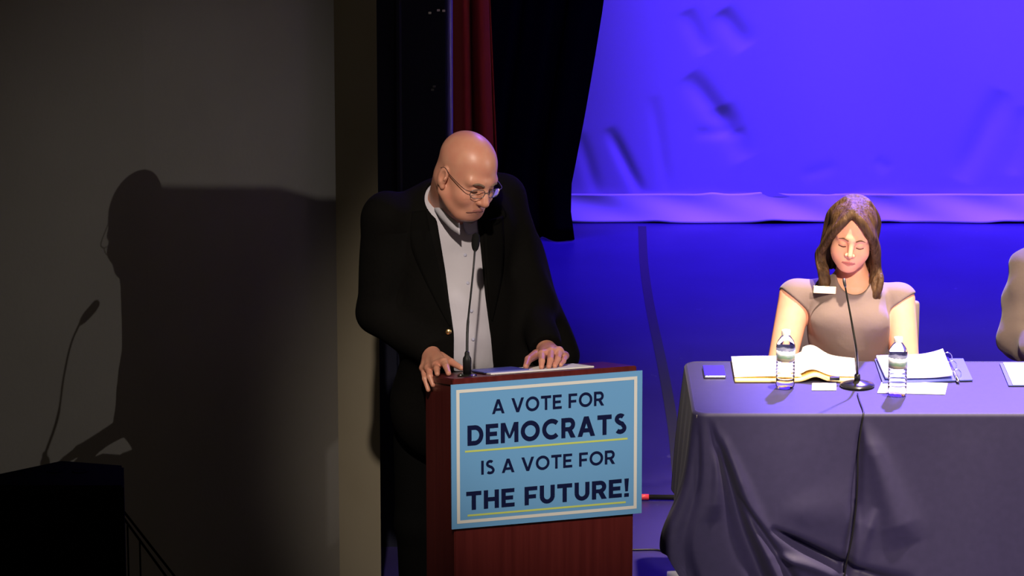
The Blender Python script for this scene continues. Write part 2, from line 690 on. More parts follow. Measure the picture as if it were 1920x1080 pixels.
M_hair = mat('brown_hair', (0.032, 0.015, 0.007), 0.55, 0.2, noise=(75, (0.105, 0.056, 0.027), (1, 1, 0.16)), bump=(110, 0.7, (1, 1, 0.10)))
M_brow = mat('brown_brow', (0.16, 0.08, 0.045), 0.8, 0.2)
M_lash = mat('dark_lash', (0.06, 0.025, 0.018), 0.8, 0.2)
M_brown_suit = mat('brown_suit', (0.060, 0.044, 0.038), 0.85, 0.2, bump=(14, 0.3), sheen=0.1)
M_badge = mat('ivory_badge', (0.90, 0.86, 0.72), 0.4, 0.4)
M_pearl = mat('pearl', (0.9, 0.88, 0.85), 0.2, 0.6)
M_chair = mat('taupe_chair_vinyl', (0.20, 0.16, 0.15), 0.6, 0.4)
M_steel = mat('dark_steel', (0.12, 0.12, 0.13), 0.35, 0.5, 0.8)
M_screen_reflection = mat('blue_screen_reflection', (0.05, 0.035, 0.95), 0.12, 0.9)  # the backdrop's blue reflection is put into the phone screen's colour
M_water = mat('clear_water', (0.98, 0.98, 1.0), 0.02, 0.5, trans=1.0, ior=1.14)
M_speaker = mat('speaker_paint', (0.0022, 0.0022, 0.0022), 0.95, 0.02)
M_grille = mat('speaker_grille', (0.001, 0.001, 0.0012), 0.95, 0.02)


def label_mat():
    """printed bottle label: bands by height, no lettering"""
    m = mat('bottle_label', (0.8, 0.8, 0.8), 0.4, 0.4)
    nt = m.node_tree
    tc = nt.nodes.new('ShaderNodeTexCoord')
    sx = nt.nodes.new('ShaderNodeSeparateXYZ')
    mr = nt.nodes.new('ShaderNodeMapRange')
    mr.inputs['From Min'].default_value = 0.0985
    mr.inputs['From Max'].default_value = 0.1435
    rp = nt.nodes.new('ShaderNodeValToRGB')
    rp.color_ramp.interpolation = 'CONSTANT'
    e = rp.color_ramp.elements
    e[0].position, e[0].color = 0.0, (0.05, 0.06, 0.12, 1)
    e[1].position, e[1].color = 0.10, (0.62, 0.58, 0.36, 1)
    for pos, c in ((0.36, (0.30, 0.48, 0.30)), (0.52, (0.42, 0.56, 0.50)), (0.64, (0.74, 0.78, 0.82)), (0.94, (0.10, 0.11, 0.20))):
        x = e.new(pos)
        x.color = (*c, 1)
    nz = nt.nodes.new('ShaderNodeTexNoise')
    nz.inputs['Scale'].default_value = 60
    ad = nt.nodes.new('ShaderNodeMath')
    ad.operation = 'MULTIPLY_ADD'
    ad.inputs[1].default_value = 0.012
    nt.links.new(tc.outputs['Object'], sx.inputs[0])
    nt.links.new(tc.outputs['Object'], nz.inputs['Vector'])
    nt.links.new(nz.outputs['Fac'], ad.inputs[0])
    nt.links.new(sx.outputs['Z'], ad.inputs[2])
    nt.links.new(ad.outputs[0], mr.inputs['Value'])
    nt.links.new(mr.outputs[0], rp.inputs[0])
    nt.links.new(rp.outputs[0], nt.nodes['Principled BSDF'].inputs['Base Color'])
    return m


def thin_clear(name, tint, gloss):
    """thin see-through sheet: mostly transparent, a little mirror"""
    m = bpy.data.materials.new(name)
    m.use_nodes = True
    nt = m.node_tree
    nt.nodes.remove(nt.nodes['Principled BSDF'])
    t, g, mx, lw = (nt.nodes.new('ShaderNodeBsdfTransparent'), nt.nodes.new('ShaderNodeBsdfGlossy'), nt.nodes.new('ShaderNodeMixShader'), nt.nodes.new('ShaderNodeLayerWeight'))
    t.inputs[0].default_value = (*tint, 1)
    g.inputs['Roughness'].default_value = 0.05
    lw.inputs[0].default_value = gloss
    nt.links.new(lw.outputs['Fresnel'], mx.inputs[0])
    nt.links.new(t.outputs[0], mx.inputs[1])
    nt.links.new(g.outputs[0], mx.inputs[2])
    nt.links.new(mx.outputs[0], nt.nodes['Material Output'].inputs[0])
    return m


M_glass = thin_clear('lens_glass', (0.97, 0.97, 0.97), 0.12)
M_shell = thin_clear('thin_clear_plastic', (0.97, 0.97, 0.99), 0.06)
M_label = label_mat()

# ------------------------------------------------------------------ the setting
bm = bmesh.new()
box(bm, (-0.95, 11.22, -0.30), (7.0, 19.4, 0.0))
floor = tag(obj('floor', bm, M_floor), kind='structure')

# the wide dull tape seam that runs downstage, and a second fainter one
seam = spline([onz(1204, 424, 0.002), onz(1208, 500, 0.002), onz(1220, 580, 0.002), onz(1243, 690, 0.002), onz(1262, 800, 0.002), onz(1272, 900, 0.002)], 8)
wd = np.linspace(0.020, 0.022, len(seam))
V = np.array([[[p[0] - h, p[1], 0.0016], [p[0] + h, p[1], 0.0016]] for p, h in zip(seam, wd)])
gridmesh('seam_tape', V, M_tape, floor)

bm = bmesh.new()
box(bm, (-4.0, 6.0, -1.06), (7.0, 11.22, -1.0))
tag(obj('floor', bm, M_house), kind='structure')
bm = bmesh.new()
box(bm, (-0.95, 11.20, -1.0), (7.0, 11.22, -0.3))
tag(obj('wall_stage_front', bm, M_house), kind='structure')

# side wall left of the stage opening: two shallow facets
xc, yc = -1.180, 12.28
xe, ye = W(631, 400, 13.30)[0], 0.0
ye = yc + 1.15 * (xe - xc)
xr = ony(709, 400, ye - 0.08)[0]
bm = bmesh.new()
prism(bm, [(-3.6, 11.3), (-1.9, yc + 0.95 * (-1.9 - xc)), (xc, yc), (xe, ye), (xe - 0.05, 13.4), (-3.6, 13.4)], -1.0, 5.2)
tag(obj('wall_left', bm, M_wall), kind='structure')
# pilaster at the end of that wall, its face turned away from the side light
bm = bmesh.new()
prism(bm, [(xe, ye), (xr, ye - 0.08), (xr - 0.03, 13.44), (xe - 0.05, 13.44)], -1.0, 5.2)
tag(obj('trim_1', bm, M_wall_trim), kind='structure')

# navy return of the stage opening
YN = 13.45
x0, x1 = ony(700, 300, YN)[0], ony(836, 300, YN)[0]
bm = bmesh.new()
prism(bm, [(x0, YN), (x0 + (x1 - x0) * 0.30, YN), (x0 + (x1 - x0) * 0.33, YN - 0.012), (x0 + (x1 - x0) * 0.37, YN - 0.012),
           (x0 + (x1 - x0) * 0.40, YN), (x1, YN), (x1, YN + 0.12), (x0, YN + 0.12)], -0.2, 5.2)
navy = tag(obj('wall_proscenium', bm, M_navy), kind='structure')
bm = bmesh.new()
xa, xb = ony(834, 300, YN)[0], ony(849, 300, YN)[0]
tube(bm, [((xa + xb) / 2, YN + 0.05, 0.0), ((xa + xb) / 2, YN + 0.05, 5.2)], (xb - xa) / 2, 16)
tag(obj('trim_2', bm, M_edge, smooth=True), kind='structure')
bm = bmesh.new()
for px, py in ((806, 24), (822, 19), (832, 20), (811, 168), (814, 162)):
    p = ony(px, py, YN - 0.004)
    box(bm, p - np.array([0.005, 0.002, 0.004]), p + np.array([0.005, 0.002, 0.004]))
o = obj('screw', bm, M_chrome, navy)
tag(o, kind='stuff')

# back wall of the stage behind the backdrop
bm = bmesh.new()
box(bm, (-2.0, 19.40, -0.3), (7.0, 19.5, 5.2))
tag(obj('wall_back', bm, M_house), kind='structure')


# ------------------------------------------------------------------ curtains and backdrop
def drape(name, xs_of_z, y0, zlo, zhi, folds, amp, m, label, cat, nz=40, nx=160, gather=1.0):
    V = np.zeros((nx, nz, 3))
    for j in range(nz):
        z = zlo + (zhi - zlo) * j / (nz - 1)
        a, b = xs_of_z(z)
        for i in range(nx):
            u = i / (nx - 1)
            ph = 2 * math.pi * folds * u + 0.35 * math.sin(3 * u + 0.4 * z)
            V[i, j] = (a + (b - a) * u + 0.35 * amp * math.cos(ph + 0.6), y0 + amp * math.sin(ph) + 0.25 * amp * math.sin(2.3 * ph), z)
    c = (float(V[:, 0, 0].mean()), y0, zlo)
    o = gridmesh(name, V, m, None, 0.006, world=True, origin=c)
    return tag(o, label, cat)


YR = 14.6
rl, rr_top, rr_bot = ony(842, 100, YR)[0], ony(927, 40, YR)[0], ony(938, 300, YR)[0]
zt, zb = ony(927, 40, YR)[2], ony(938, 300, YR)[2]
drape('stage_curtain', lambda z: (rl, rr_bot + (rr_top - rr_bot) * (z - zb) / (zt - zb)), YR, 0.01, 4.8, 2.5, 0.045, M_red,
      'dark red stage curtain hanging in folds behind the bald speaker', 'curtain')

YL = 18.45
edge_px = [(1132, -60), (1124, 10), (1108, 110), (1090, 215), (1072, 310), (1065, 345), (1064, 395), (1068, 425), (1071, 441)]
edge = np.array([ony(a, b, YL) for a, b in edge_px])[::-1]
ez, ex = edge[:, 2], edge[:, 0]
slope = (ex[-1] - ex[-2]) / (ez[-1] - ez[-2])


def leg_right(z):
    if z > ez[-1]:
        return ex[-1] + slope * (z - ez[-1]) * 0.6
    return float(np.interp(z, ez, ex))


drape('leg_curtain', lambda z: (-1.3, leg_right(z)), YL, 0.005, 4.8, 9.0, 0.05, M_black_drape,
      'black leg curtain with a slanting edge beside the blue backdrop', 'curtain', nz=70, nx=200)

YC = 18.87
nx, nz = 320, 150
V = np.zeros((nx, nz, 3))
xs = np.concatenate([np.linspace(-0.1, 2.75, 260), np.linspace(2.76, 6.8, 60)])
zs = np.concatenate([np.linspace(0.128, 1.25, 110), np.linspace(1.27, 5.0, 40)])


def crease(x, z, x0, z0, x1, z1, wdt, depth):
    """a slanted dent between two points"""
    d = np.array([x1 - x0, z1 - z0])
    L = np.hypot(*d)
    t = ((x - x0) * d[0] + (z - z0) * d[1]) / L / L
    s = ((x - x0) * -d[1] + (z - z0) * d[0]) / L
    env = np.clip(1 - np.abs(2 * t - 1) ** 3, 0, 1)
    return depth * env * np.exp(-(s / wdt) ** 2)


def cp(px, py):
    p = ony(px, py, YC)
    return p[0], p[2]


X, Z = np.meshgrid(xs, zs, indexing='ij')
Yc = YC + 0.012 * np.sin(3.1 * X + 0.7) + 0.006 * np.sin(7.3 * X + 1.1 * Z)
CREASES = [((1140, 240), (1205, 370), 0.020, -0.030), ((1085, 250), (1120, 370), 0.022, -0.020), ((1225, 180), (1250, 360), 0.02, -0.012),
           ((1290, 140), (1370, 250), 0.035, -0.030), ((1350, 20), (1400, 90), 0.035, -0.025), ((1285, 20), (1325, 100), 0.03, -0.018),
           ((1300, 250), (1400, 250), 0.02, -0.012), ((1350, 200), (1395, 300), 0.04, -0.022),
           ((1880, 170), (1800, 340), 0.04, -0.025), ((1920, 200), (1900, 330), 0.03, -0.015), ((1500, 330), (1570, 310), 0.02, -0.006),
           ((1640, 300), (1670, 320), 0.02, -0.006)]
for a, b, wdt, dep in CREASES:
    (ax_, az_), (bx_, bz_) = cp(*a), cp(*b)
    Yc += crease(X, Z, ax_, az_, bx_, bz_, wdt * 1.5, -dep * 0.42)
V = np.stack([X, Yc, Z], -1)
cyc = gridmesh('backdrop_curtain', V, M_cyc, None, world=True, origin=(2.5, YC, 0.0))
tag(cyc, 'large creased blue lit backdrop cloth hanging across the back of the stage', 'backdrop')
xs2 = np.concatenate([np.linspace(-0.1, 2.75, 260), np.linspace(2.76, 6.8, 50)])
t2 = np.linspace(0, 1, 14)
X, T = np.meshgrid(xs2, t2, indexing='ij')
ragged = 0.003 + 0.009 * np.clip(np.sin(5.1 * X + 0.9), 0, 1) ** 3 + 0.006 * np.clip(np.sin(11.0 * X), 0, 1) ** 4
top = 0.142 + 0.010 * np.exp(-((X - cp(1440, 0)[0]) / 0.07) ** 2) + 0.008 * np.exp(-((X - cp(1340, 0)[0]) / 0.05) ** 2)
Z = ragged + (top - ragged) * T
Yh = YC - 0.012 + 0.010 * np.sin(4.3 * X) * (1 - T) - 0.035 * (1 - T) ** 2 + 0.004 * np.sin(13 * X + 5 * T)
gridmesh('hem', np.stack([X, Yh, Z], -1), M_cyc_hem, cyc, 0.003, world=True)['label'] = 'paler weighted hem along the backdrop foot'

# ------------------------------------------------------------------ lectern
LO = onz(1021, 698, 1.162)
LY = math.radians(16.0)
LU = np.array([math.cos(LY), math.sin(LY), 0])
LB = np.array([-math.sin(LY), math.cos(LY), 0])
LW, LD, LZ = 0.575, 0.335, 1.162
TILT = math.tan(math.radians(12.0))


def lect(u, b, z):
    return LO + LU * u + LB * b + np.array([0, 0, z - LO[2]])


lec = empty('lectern', (float(LO[0]), float(LO[1]), 0.0), LY)
tag(lec, 'dark red mahogany lectern carrying the blue vote sign', 'lectern')
hw = LW / 2


def slanted(bm, u0, u1, b0, b1, z0, dz0, dz1=None):
    """box whose top and bottom follow the slanted top: z measured down from the slope"""
    dz1 = dz0 if dz1 is None else dz1
    vs = []
    for (u, b) in ((u0, b0), (u1, b0), (u1, b1), (u0, b1)):
        vs.append((bm.verts.new((u, b, LZ - b * TILT + dz0)), bm.verts.new((u, b, LZ - b * TILT + z0))))
    a = [v[0] for v in vs]
    c = [v[1] for v in vs]
    bm.faces.new(a)
    bm.faces.new(c[::-1])
    for i in range(4):
        bm.faces.new((a[i], c[i], c[(i + 1) % 4], a[(i + 1) % 4]))


bm = bmesh.new()
slanted(bm, -hw - 0.004, hw + 0.006, -0.006, LD + 0.004, -0.022, 0.0)
bmesh.ops.bevel(bm, geom=list(bm.edges), offset=0.003, segments=2, affect='EDGES')
obj('top_panel', bm, M_wood, lec)
bm = bmesh.new()
box(bm, (-hw + 0.004, 0.0, 0.06), (hw - 0.004, 0.019, 1.130), 0.001)
obj('front_panel', bm, M_wood, lec)
for s in (-1, 1):
    bm = bmesh.new()
    a, b = (-hw, -hw + 0.019) if s < 0 else (hw - 0.019, hw)
    prism(bm, [(0.002, 0.06), (LD, 0.06), (LD, LZ - LD * TILT - 0.023), (0.002, LZ - 0.024)], a, b)
    for v in bm.verts:
        v.co = Vector((v.co.z, v.co.x, v.co.y))
    obj('side_panel', bm, M_wood, lec)
for z in (0.45, 0.82):
    bm = bmesh.new()
    box(bm, (-hw + 0.019, 0.019, z), (hw - 0.019, LD - 0.02, z + 0.018), 0.001)
    obj('shelf', bm, M_wood, lec)
bm = bmesh.new()
box(bm, (-hw - 0.02, -0.02, 0.0), (hw + 0.02, LD + 0.03, 0.06), 0.004)
obj('base', bm, M_wood, lec)

# ------------------------------------------------------------------ the sign on the lectern
SW, SH = 0.610, 0.457
sg = lect(-0.004, -0.0115, 0)
sgn = empty('campaign_sign', tuple(W(841, 716, 11.815)), LY)
# sign frame: local x along the width, y depth, z up; origin at the top left corner
s_tl = np.array(lect(-hw - 0.012, -0.0115, LZ - 0.016))
sgn.location = tuple(s_tl)
sgn.rotation_euler = (0, math.radians(-0.15), LY)
tag(sgn, 'light blue printed sign reading A VOTE FOR DEMOCRATS on the lectern front', 'sign')
bm = bmesh.new()
box(bm, (0, 0.0, -SH), (SW, 0.005, 0))
obj('board', bm, M_sign, sgn)
bm = bmesh.new()


def flat(bm, pts, y=-0.0006):
    vs = [bm.verts.new((p[0], y, p[1])) for p in pts]
    try:
        bm.faces.new(vs)
    except ValueError:
        pass


i0, i1 = 0.0165, 0.0265
for q in ([(i0, -i0), (SW - i0, -i0), (SW - i1, -i1), (i1, -i1)], [(SW - i0, -i0), (SW - i0, -SH + i0), (SW - i1, -SH + i1), (SW - i1, -i1)],
          [(SW - i0, -SH + i0), (i0, -SH + i0), (i1, -SH + i1), (SW - i1, -SH + i1)], [(i0, -SH + i0), (i0, -i0), (i1, -i1), (i1, -SH + i1)]):
    flat(bm, q)
obj('border_line', bm, M_sign_white, sgn)


def strip(pts, w, closed=False):
    """quads along a centreline"""
    pts = [np.array(p, float) for p in pts]
    n = len(pts)
    L, R = [], []
    for i in range(n):
        a = pts[i - 1] if (i > 0 or closed) else pts[i]
        b = pts[(i + 1) % n] if (i < n - 1 or closed) else pts[i]
        t = b - a
        t /= np.hypot(*t)
        nn = np.array([-t[1], t[0]])
        L.append(pts[i] + nn * w / 2)
        R.append(pts[i] - nn * w / 2)
    out = []
    for i in range(n if closed else n - 1):
        j = (i + 1) % n
        out.append([L[i], L[j], R[j], R[i]])
    return out


def arc(cx, cy, rx, ry, a0, a1, n=22):
    return [(cx + rx * math.cos(math.radians(a0 + (a1 - a0) * k / n)), cy + ry * math.sin(math.radians(a0 + (a1 - a0) * k / n))) for k in range(n + 1)]


def glyph(ch, w):
    h = w / 2
    R = lambda x0, y0, x1, y1: [(x0, y0), (x1, y0), (x1, y1), (x0, y1)]
    if ch in 'AV':
        Wd = 0.98
        k = w * 0.56
        q = [[(0, 0), (2 * k, 0), (Wd / 2 + k, 1), (Wd / 2 - k, 1)], [(Wd, 0), (Wd - 2 * k, 0), (Wd / 2 - k, 1), (Wd / 2 + k, 1)]]
        if ch == 'A':
            q.append(R(0.25, 0.20, Wd - 0.25, 0.20 + w * 0.92))
        else:
            q = [[(x, 1 - y) for x, y in p] for p in q]
        return Wd, q
    if ch == 'T':
        return 0.80, [R(0, 1 - w, 0.80, 1), R(0.40 - h, 0, 0.40 + h, 1)]
    if ch == 'E':
        return 0.70, [R(0, 0, w, 1), R(0, 0, 0.70, w * 0.95), R(0, 1 - w * 0.95, 0.69, 1), R(0, 0.5 - h * 0.95, 0.62, 0.5 + h * 0.95)]
    if ch == 'F':
        return 0.68, [R(0, 0, w, 1), R(0, 1 - w * 0.95, 0.68, 1), R(0, 0.46 - h * 0.95, 0.61, 0.46 + h * 0.95)]
    if ch == 'H':
        return 0.80, [R(0, 0, w, 1), R(0.80 - w, 0, 0.80, 1), R(0, 0.5 - h, 0.80, 0.5 + h)]
    if ch == 'I':
        return w, [R(0, 0, w, 1)]
    if ch == '!':
        return w * 1.1, [[(w * 0.22, 0.30), (w * 0.88, 0.30), (w * 1.08, 1), (0.02 * w, 1)], R(0, 0, w * 1.1, 0.20)]
    if ch == 'U':
        Wd = 0.80
        return Wd, [R(0, 0.42, w, 1), R(Wd - w, 0.42, Wd, 1)] + strip(arc(Wd / 2, 0.42, Wd / 2 - h, 0.42 - h, 180, 360), w)
    if ch == 'O':
        return 1.06, strip(arc(0.53, 0.5, 0.53 - h, 0.515 - h, 0, 360, 40)[:-1], w, True)
    if ch == 'C':
        return 0.94, strip(arc(0.53, 0.5, 0.53 - h, 0.515 - h, 44, 316, 32), w)
    if ch == 'D':
        return 0.88, [R(0, 0, w, 1), R(0, 0, 0.42, w), R(0, 1 - w, 0.42, 1)] + strip(arc(0.40, 0.5, 0.48 - h, 0.5 - h, -90, 90), w)
    if ch == 'R':
        r = 0.30
        return 0.78, [R(0, 0, w, 1), R(0, 1 - w, 0.46, 1), R(0, 1 - 2 * r - h * 0.6, 0.46, 1 - 2 * r + h * 1.4 - 0.02)] + \
            strip(arc(0.45, 1 - r - h * 0.3, r - h + 0.02, r - h * 0.7, -90, 90, 16), w) + [[(0.34, 0.36), (0.34 + w * 1.1, 0.40), (0.80, 0), (0.80 - w * 1.22, 0)]]
    if ch == 'M':
        Wd = 0.98
        return Wd, [R(0, 0, w, 1), R(Wd - w, 0, Wd, 1), [(0, 1), (w * 1.08, 1), (Wd / 2 + 0.06, 0.22), (Wd / 2 - 0.06, 0.22)],
                    [(Wd, 1), (Wd - w * 1.08, 1), (Wd / 2 - 0.06, 0.22), (Wd / 2 + 0.06, 0.22)]]
    if ch == 'S':
        Wd = 0.72
        c = Wd / 2
        up = arc(c, 0.735, 0.315 - h, 0.28 - h, 38, 250, 20)
        lo = arc(c, 0.275, 0.345 - h, 0.29 - h, 75, -142, 20)
        return Wd, strip(up[:-3] + [(c - 0.02, 0.535), (c + 0.10, 0.495)] + lo[3:], w)
    return 0.30, []


def text_line(name, s, u0, u1, v_top, v_base, w):
    adv = []
    x = 0
    for ch in s:
        Wd, q = glyph(ch, w)
        adv.append((x, q))
        x += Wd + (0.13 if ch != ' ' else 0.10)
    x -= 0.13
    sx = (u1 - u0) / x
    hh = v_base - v_top
    for k, (ox, qs) in enumerate(adv):
        if not qs:
            continue
        bm = bmesh.new()
        for j, q in enumerate(qs):
            flat(bm, [(u0 + (ox + p[0]) * sx, -v_base + p[1] * hh) for p in q], -0.0006 - 0.00004 * (j % 5))
        obj(name, bm, M_sign_navy, sgn)


text_line('letter', 'A VOTE FOR', 0.129, 0.486, 0.0555, 0.1010, 0.195)
text_line('letter', 'DEMOCRATS', 0.051, 0.560, 0.1315, 0.1955, 0.228)
text_line('letter', 'IS A VOTE FOR', 0.094, 0.522, 0.2460, 0.2905, 0.195)
text_line('letter', 'THE FUTURE!', 0.046, 0.568, 0.3410, 0.4000, 0.228)
for (u0, u1, v) in ((0.043, 0.563, 0.2130), (0.050, 0.558, 0.4170)):
    bm = bmesh.new()
    flat(bm, [(u0, -v - 0.003), (u1, -v - 0.003), (u1, -v + 0.003), (u0, -v + 0.003)])
    obj('underline', bm, M_sign_lime, sgn)


def topz(b):
    return LZ - b * TILT


# ------------------------------------------------------------------ papers and microphone on the lectern
def slab_on_lectern(name, u0, u1, b0, b1, th, m, label, cat, lift=0.001):
    bm = bmesh.new()
    vs = []
    for (u, b) in ((u0, b0), (u1, b0), (u1, b1), (u0, b1)):
        p = lect(u, b, topz(b) + lift)
        vs.append((bm.verts.new(p), bm.verts.new(p + np.array([0, 0, th]))))
    a = [v[0] for v in vs]
    c = [v[1] for v in vs]
    bm.faces.new(a[::-1])
    bm.faces.new(c)
    for i in range(4):
        bm.faces.new((a[i], a[(i + 1) % 4], c[(i + 1) % 4], c[i]))
    return tag(obj(name, bm, m, None, False, origin=tuple(lect((u0 + u1) / 2, (b0 + b1) / 2, topz((b0 + b1) / 2) + lift)), world=True), label, cat)


slab_on_lectern('document', -0.155, 0.175, 0.055, 0.275, 0.004, M_paper, 'white sheets of notes lying under the left hand on the lectern', 'papers')
slab_on_lectern('folder', -0.165, -0.020, 0.100, 0.300, 0.003, M_binder, 'dark blue folder under the white notes on the lectern', 'folder', 0.0055)

mb = lect(-0.222, 0.085, topz(0.085))
gm = empty('gooseneck_microphone', tuple(mb))
tag(gm, 'slim black gooseneck microphone mounted on the lectern top', 'microphone')
bm = bmesh.new()
lathe(bm, [(0, 0.0005), (0.030, 0.0005), (0.030, 0.004), (0.018, 0.009), (0, 0.009)], 28)
obj('base', bm, M_black_gloss, gm, True)
for a in (-2.6, -0.5, 1.6):
    bm = bmesh.new()
    lathe(bm, [(0, 0.0035), (0.0045, 0.0035), (0.0045, 0.0075), (0.003, 0.0085), (0, 0.0085)], 10, (0.023 * math.cos(a), 0.023 * math.sin(a), 0))
    obj('screw', bm, M_chrome, gm, True)
bm = bmesh.new()
lathe(bm, [(0, 0.008), (0.0125, 0.008), (0.0135, 0.05), (0.0125, 0.058), (0.0078, 0.066), (0.0070, 0.075), (0.0060, 0.078), (0, 0.078)], 20)
obj('shock_mount', bm, M_black, gm, True)
neck_pts = [mb + np.array([0, 0, 0.07]), W(877, 610, 11.926), W(883, 550, 11.920), W(888, 500, 11.922), W(890.5, 468, 11.938)]
neck_pts = spline(neck_pts, 8)
bm = bmesh.new()
tube(bm, neck_pts, [0.0042 if i < 10 else 0.0030 for i in range(len(neck_pts))], 10)
obj('gooseneck', bm, M_black, gm, True, world=True)
bm = bmesh.new()
hd = [W(890.5, 471, 11.938), W(891, 466, 11.944), W(891.5, 459, 11.954), W(892, 450, 11.97), W(892.5, 442, 11.98), W(892.6, 439, 11.985)]
tube(bm, hd, [0.004, 0.0095, 0.0125, 0.0130, 0.0115, 0.006], 16)
obj('windscreen', bm, M_foam, gm, True, world=True)

# ------------------------------------------------------------------ the man at the lectern
HM = Frame(W(875.5, 324, 12.08), 40, 24, -6, 1.04)
man_base = np.array([-0.20, 12.05, 0.0])
neck_b = W(843, 392, 12.33)
shR, shL = W(727, 408, 12.24), W(943, 374, 12.44)
elR, elL = W(706, 588, 12.30), W(1003, 575, 12.36)
wrR, wrL = W(808, 662, 12.21), W(1024, 655, 12.19)
Fm = Field((-0.56, 11.44, 1.00), (0.22, 12.30, 1.88), [0.0026, 0.0029, 0.0026])
sculpt_head(Fm, HM, True)
Fm.add(cap(HM.p(0, -0.042, -0.040), neck_b, 0.066, 0.074), 0.03)
Fm.add(cap(HM.p(0, 0.010, -0.085), W(856, 410, 12.29), 0.036, 0.040), 0.03)
Fm.add(cap(neck_b, shR, 0.055, 0.050), 0.04)
Fm.add(cap(neck_b, shL, 0.055, 0.050), 0.04)
Fm.add(ell((-0.19, 12.03, 1.42), (0.15, 0.09, 0.20)), 0.04)
Fm.add(ell((-0.19, 12.02, 1.15), (0.14, 0.10, 0.22)), 0.04)
for a, b, c in ((shR, elR, wrR), (shL, elL, wrL)):
    Fm.add(cap(a, b, 0.048, 0.040), 0.02)
    Fm.add(cap(b, c, 0.040, 0.027), 0.02)
# right hand hooked over the corner of the lectern
kn = [W(794, 690, 12.14), W(804, 690, 12.10), W(818, 685, 12.06), W(832, 679, 12.04)]
fg = [[(kn[0], .0105), (W(797, 710, 12.10), .0092), (W(803, 731, 12.09), .0072)],
      [(kn[1], .0112), (W(806, 706, 12.06), .0098), (W(812, 722, 12.05), .0078)],
      [(kn[2], .0112), (W(819, 692, 12.02), .0100), (W(820, 701, 11.99), .0082)],
      [(kn[3], .0112), (W(837, 688, 12.00), .0102), (W(841, 700, 11.96), .0082)]]
th = [(W(826, 668, 12.17), .0150), (W(846, 679, 12.09), .0115), (W(865, 690, 12.05), .0085)]
hand(Fm, wrR, kn, fg, th)
# left hand resting on its finger tips
kn = [W(1016, 664, 12.06), W(1033, 659, 12.08), W(1048, 658, 12.10), W(1059, 667, 12.13)]
fg = [[(kn[0], .0115), (W(1016, 677, 12.01), .0098), (W(1015, 688, 11.995), .0080)],
      [(kn[1], .0115), (W(1032, 675, 12.02), .0100), (W(1029, 687, 12.00), .0082)],
      [(kn[2], .0112), (W(1046, 673, 12.05), .0096), (W(1040, 686, 12.02), .0078)],
      [(kn[3], .0100), (W(1056, 677, 12.08), .0086), (W(1051, 684, 12.05), .0070)]]
th = [(W(1006, 664, 12.15), .0155), (W(991, 674, 12.08), .0120), (W(986, 687, 12.03), .0088)]
hand(Fm, wrL, kn, fg, th)
me = Fm.mesh('person')
lip_slots(me, Fm, HM)
man = link('person', me, [M_skin_man, M_lip_man], None, True, origin=tuple(man_base), world=True)
tag(man, 'bald man in black jacket and open pale shirt leaning on the lectern', 'person')
del Fm

# torso frame
ta = math.radians(16)
TM = np.array([[math.cos(ta), math.sin(ta), 0], [math.sin(ta), -math.cos(ta), 0], [0, 0, 1.0]])
chest = np.array([-0.195, 12.03, 1.43])
belly = np.array([-0.165, 11.985, 1.19])


def torso(F, g, k=0.05):
    F.add(ell(chest, (0.205 + g, 0.120 + g, 0.215 + g), TM), k)
    F.add(ell(belly, (0.190 + g, 0.150 + g, 0.230 + g), TM), k)


# shirt
Fs = Field((-0.48, 11.72, 0.98), (0.14, 12.26, 1.70), 0.0045)
torso(Fs, 0.0)
Fs.add(cap(neck_b + np.array([0, 0, -0.06]), neck_b + np.array([0.005, -0.005, -0.01]), 0.088, 0.080), 0.05)
Fs.noise(0.0012, 30, 3)
shirt = link('shirt', Fs.mesh('shirt'), M_shirt, man, True, world=True)
shirt_tree = bvh(shirt)

# jacket
Fj = Field((-0.62, 11.66, 0.72), (0.34, 12.42, 1.78), 0.005)


# cuffs cut square
def cut(F, elbow, wrist, at, length=0.2, rad=0.11):
    d = (wrist - elbow) / np.linalg.norm(wrist - elbow)
    c = wrist + d * (at + length / 2)
    a = np.cross(d, [0, 0, 1.0])
    a /= np.linalg.norm(a)
    F.sub(rbox(c, (length / 2, rad, rad), 0.002, np.array([d, a, np.cross(d, a)])), 0.003)


Fj.add(cap(elR, wrR, 0.062, 0.046), 0.02)
Fj.add(cap(elL, wrL, 0.062, 0.048), 0.02)
cut(Fj, elR, wrR, -0.005)
cut(Fj, elL, wrL, -0.008)
torso(Fj, 0.020)
# jacket collar behind the neck
Fj.add(cap(W(822, 352, 12.40), W(905, 345, 12.44), 0.042, 0.040), 0.03)
Fj.add(ell((-0.17, 12.05, 0.93), (0.225, 0.165, 0.22), TM), 0.08)
Fj.add(cap(neck_b + np.array([0, 0.02, -0.06]), shR, 0.078, 0.074), 0.05)
Fj.add(cap(neck_b + np.array([0, 0.02, -0.06]), shL, 0.078, 0.074), 0.05)
Fj.add(cap(shR, elR, 0.076, 0.062), 0.03)
Fj.add(cap(shL, elL, 0.075, 0.062), 0.03)
# open left front and tail hanging behind the arm
Fj.add(cap(W(985, 470, 12.45), W(1052, 668, 12.42), 0.050, 0.058), 0.04)
Fj.add(cap(W(960, 560, 12.38), W(1010, 720, 12.36), 0.075, 0.085), 0.05)
Fj.noise(0.0018, 24, 5)
# opening over the shirt
op = [(800, 318), (806, 360), (815, 408), (833, 520), (846, 610), (850, 640), (849, 720), (925, 720), (920, 655), (909, 570), (900, 480), (894, 425), (905, 390), (935, 360), (900, 300)]
Fj.sub(polyprism([W(a, b, 12.10)[[0, 2]] for a, b in op], 12.02), 0.004)
# neck hole
Fj.sub(cap(neck_b + np.array([0.0, 0.0, -0.03]), HM.p(0, -0.03, -0.03), 0.090, 0.092), 0.006)

jacket = link('jacket', Fj.mesh('jacket'), M_suit, man, True, world=True)
jacket_tree = bvh(jacket)
del Fj, Fs

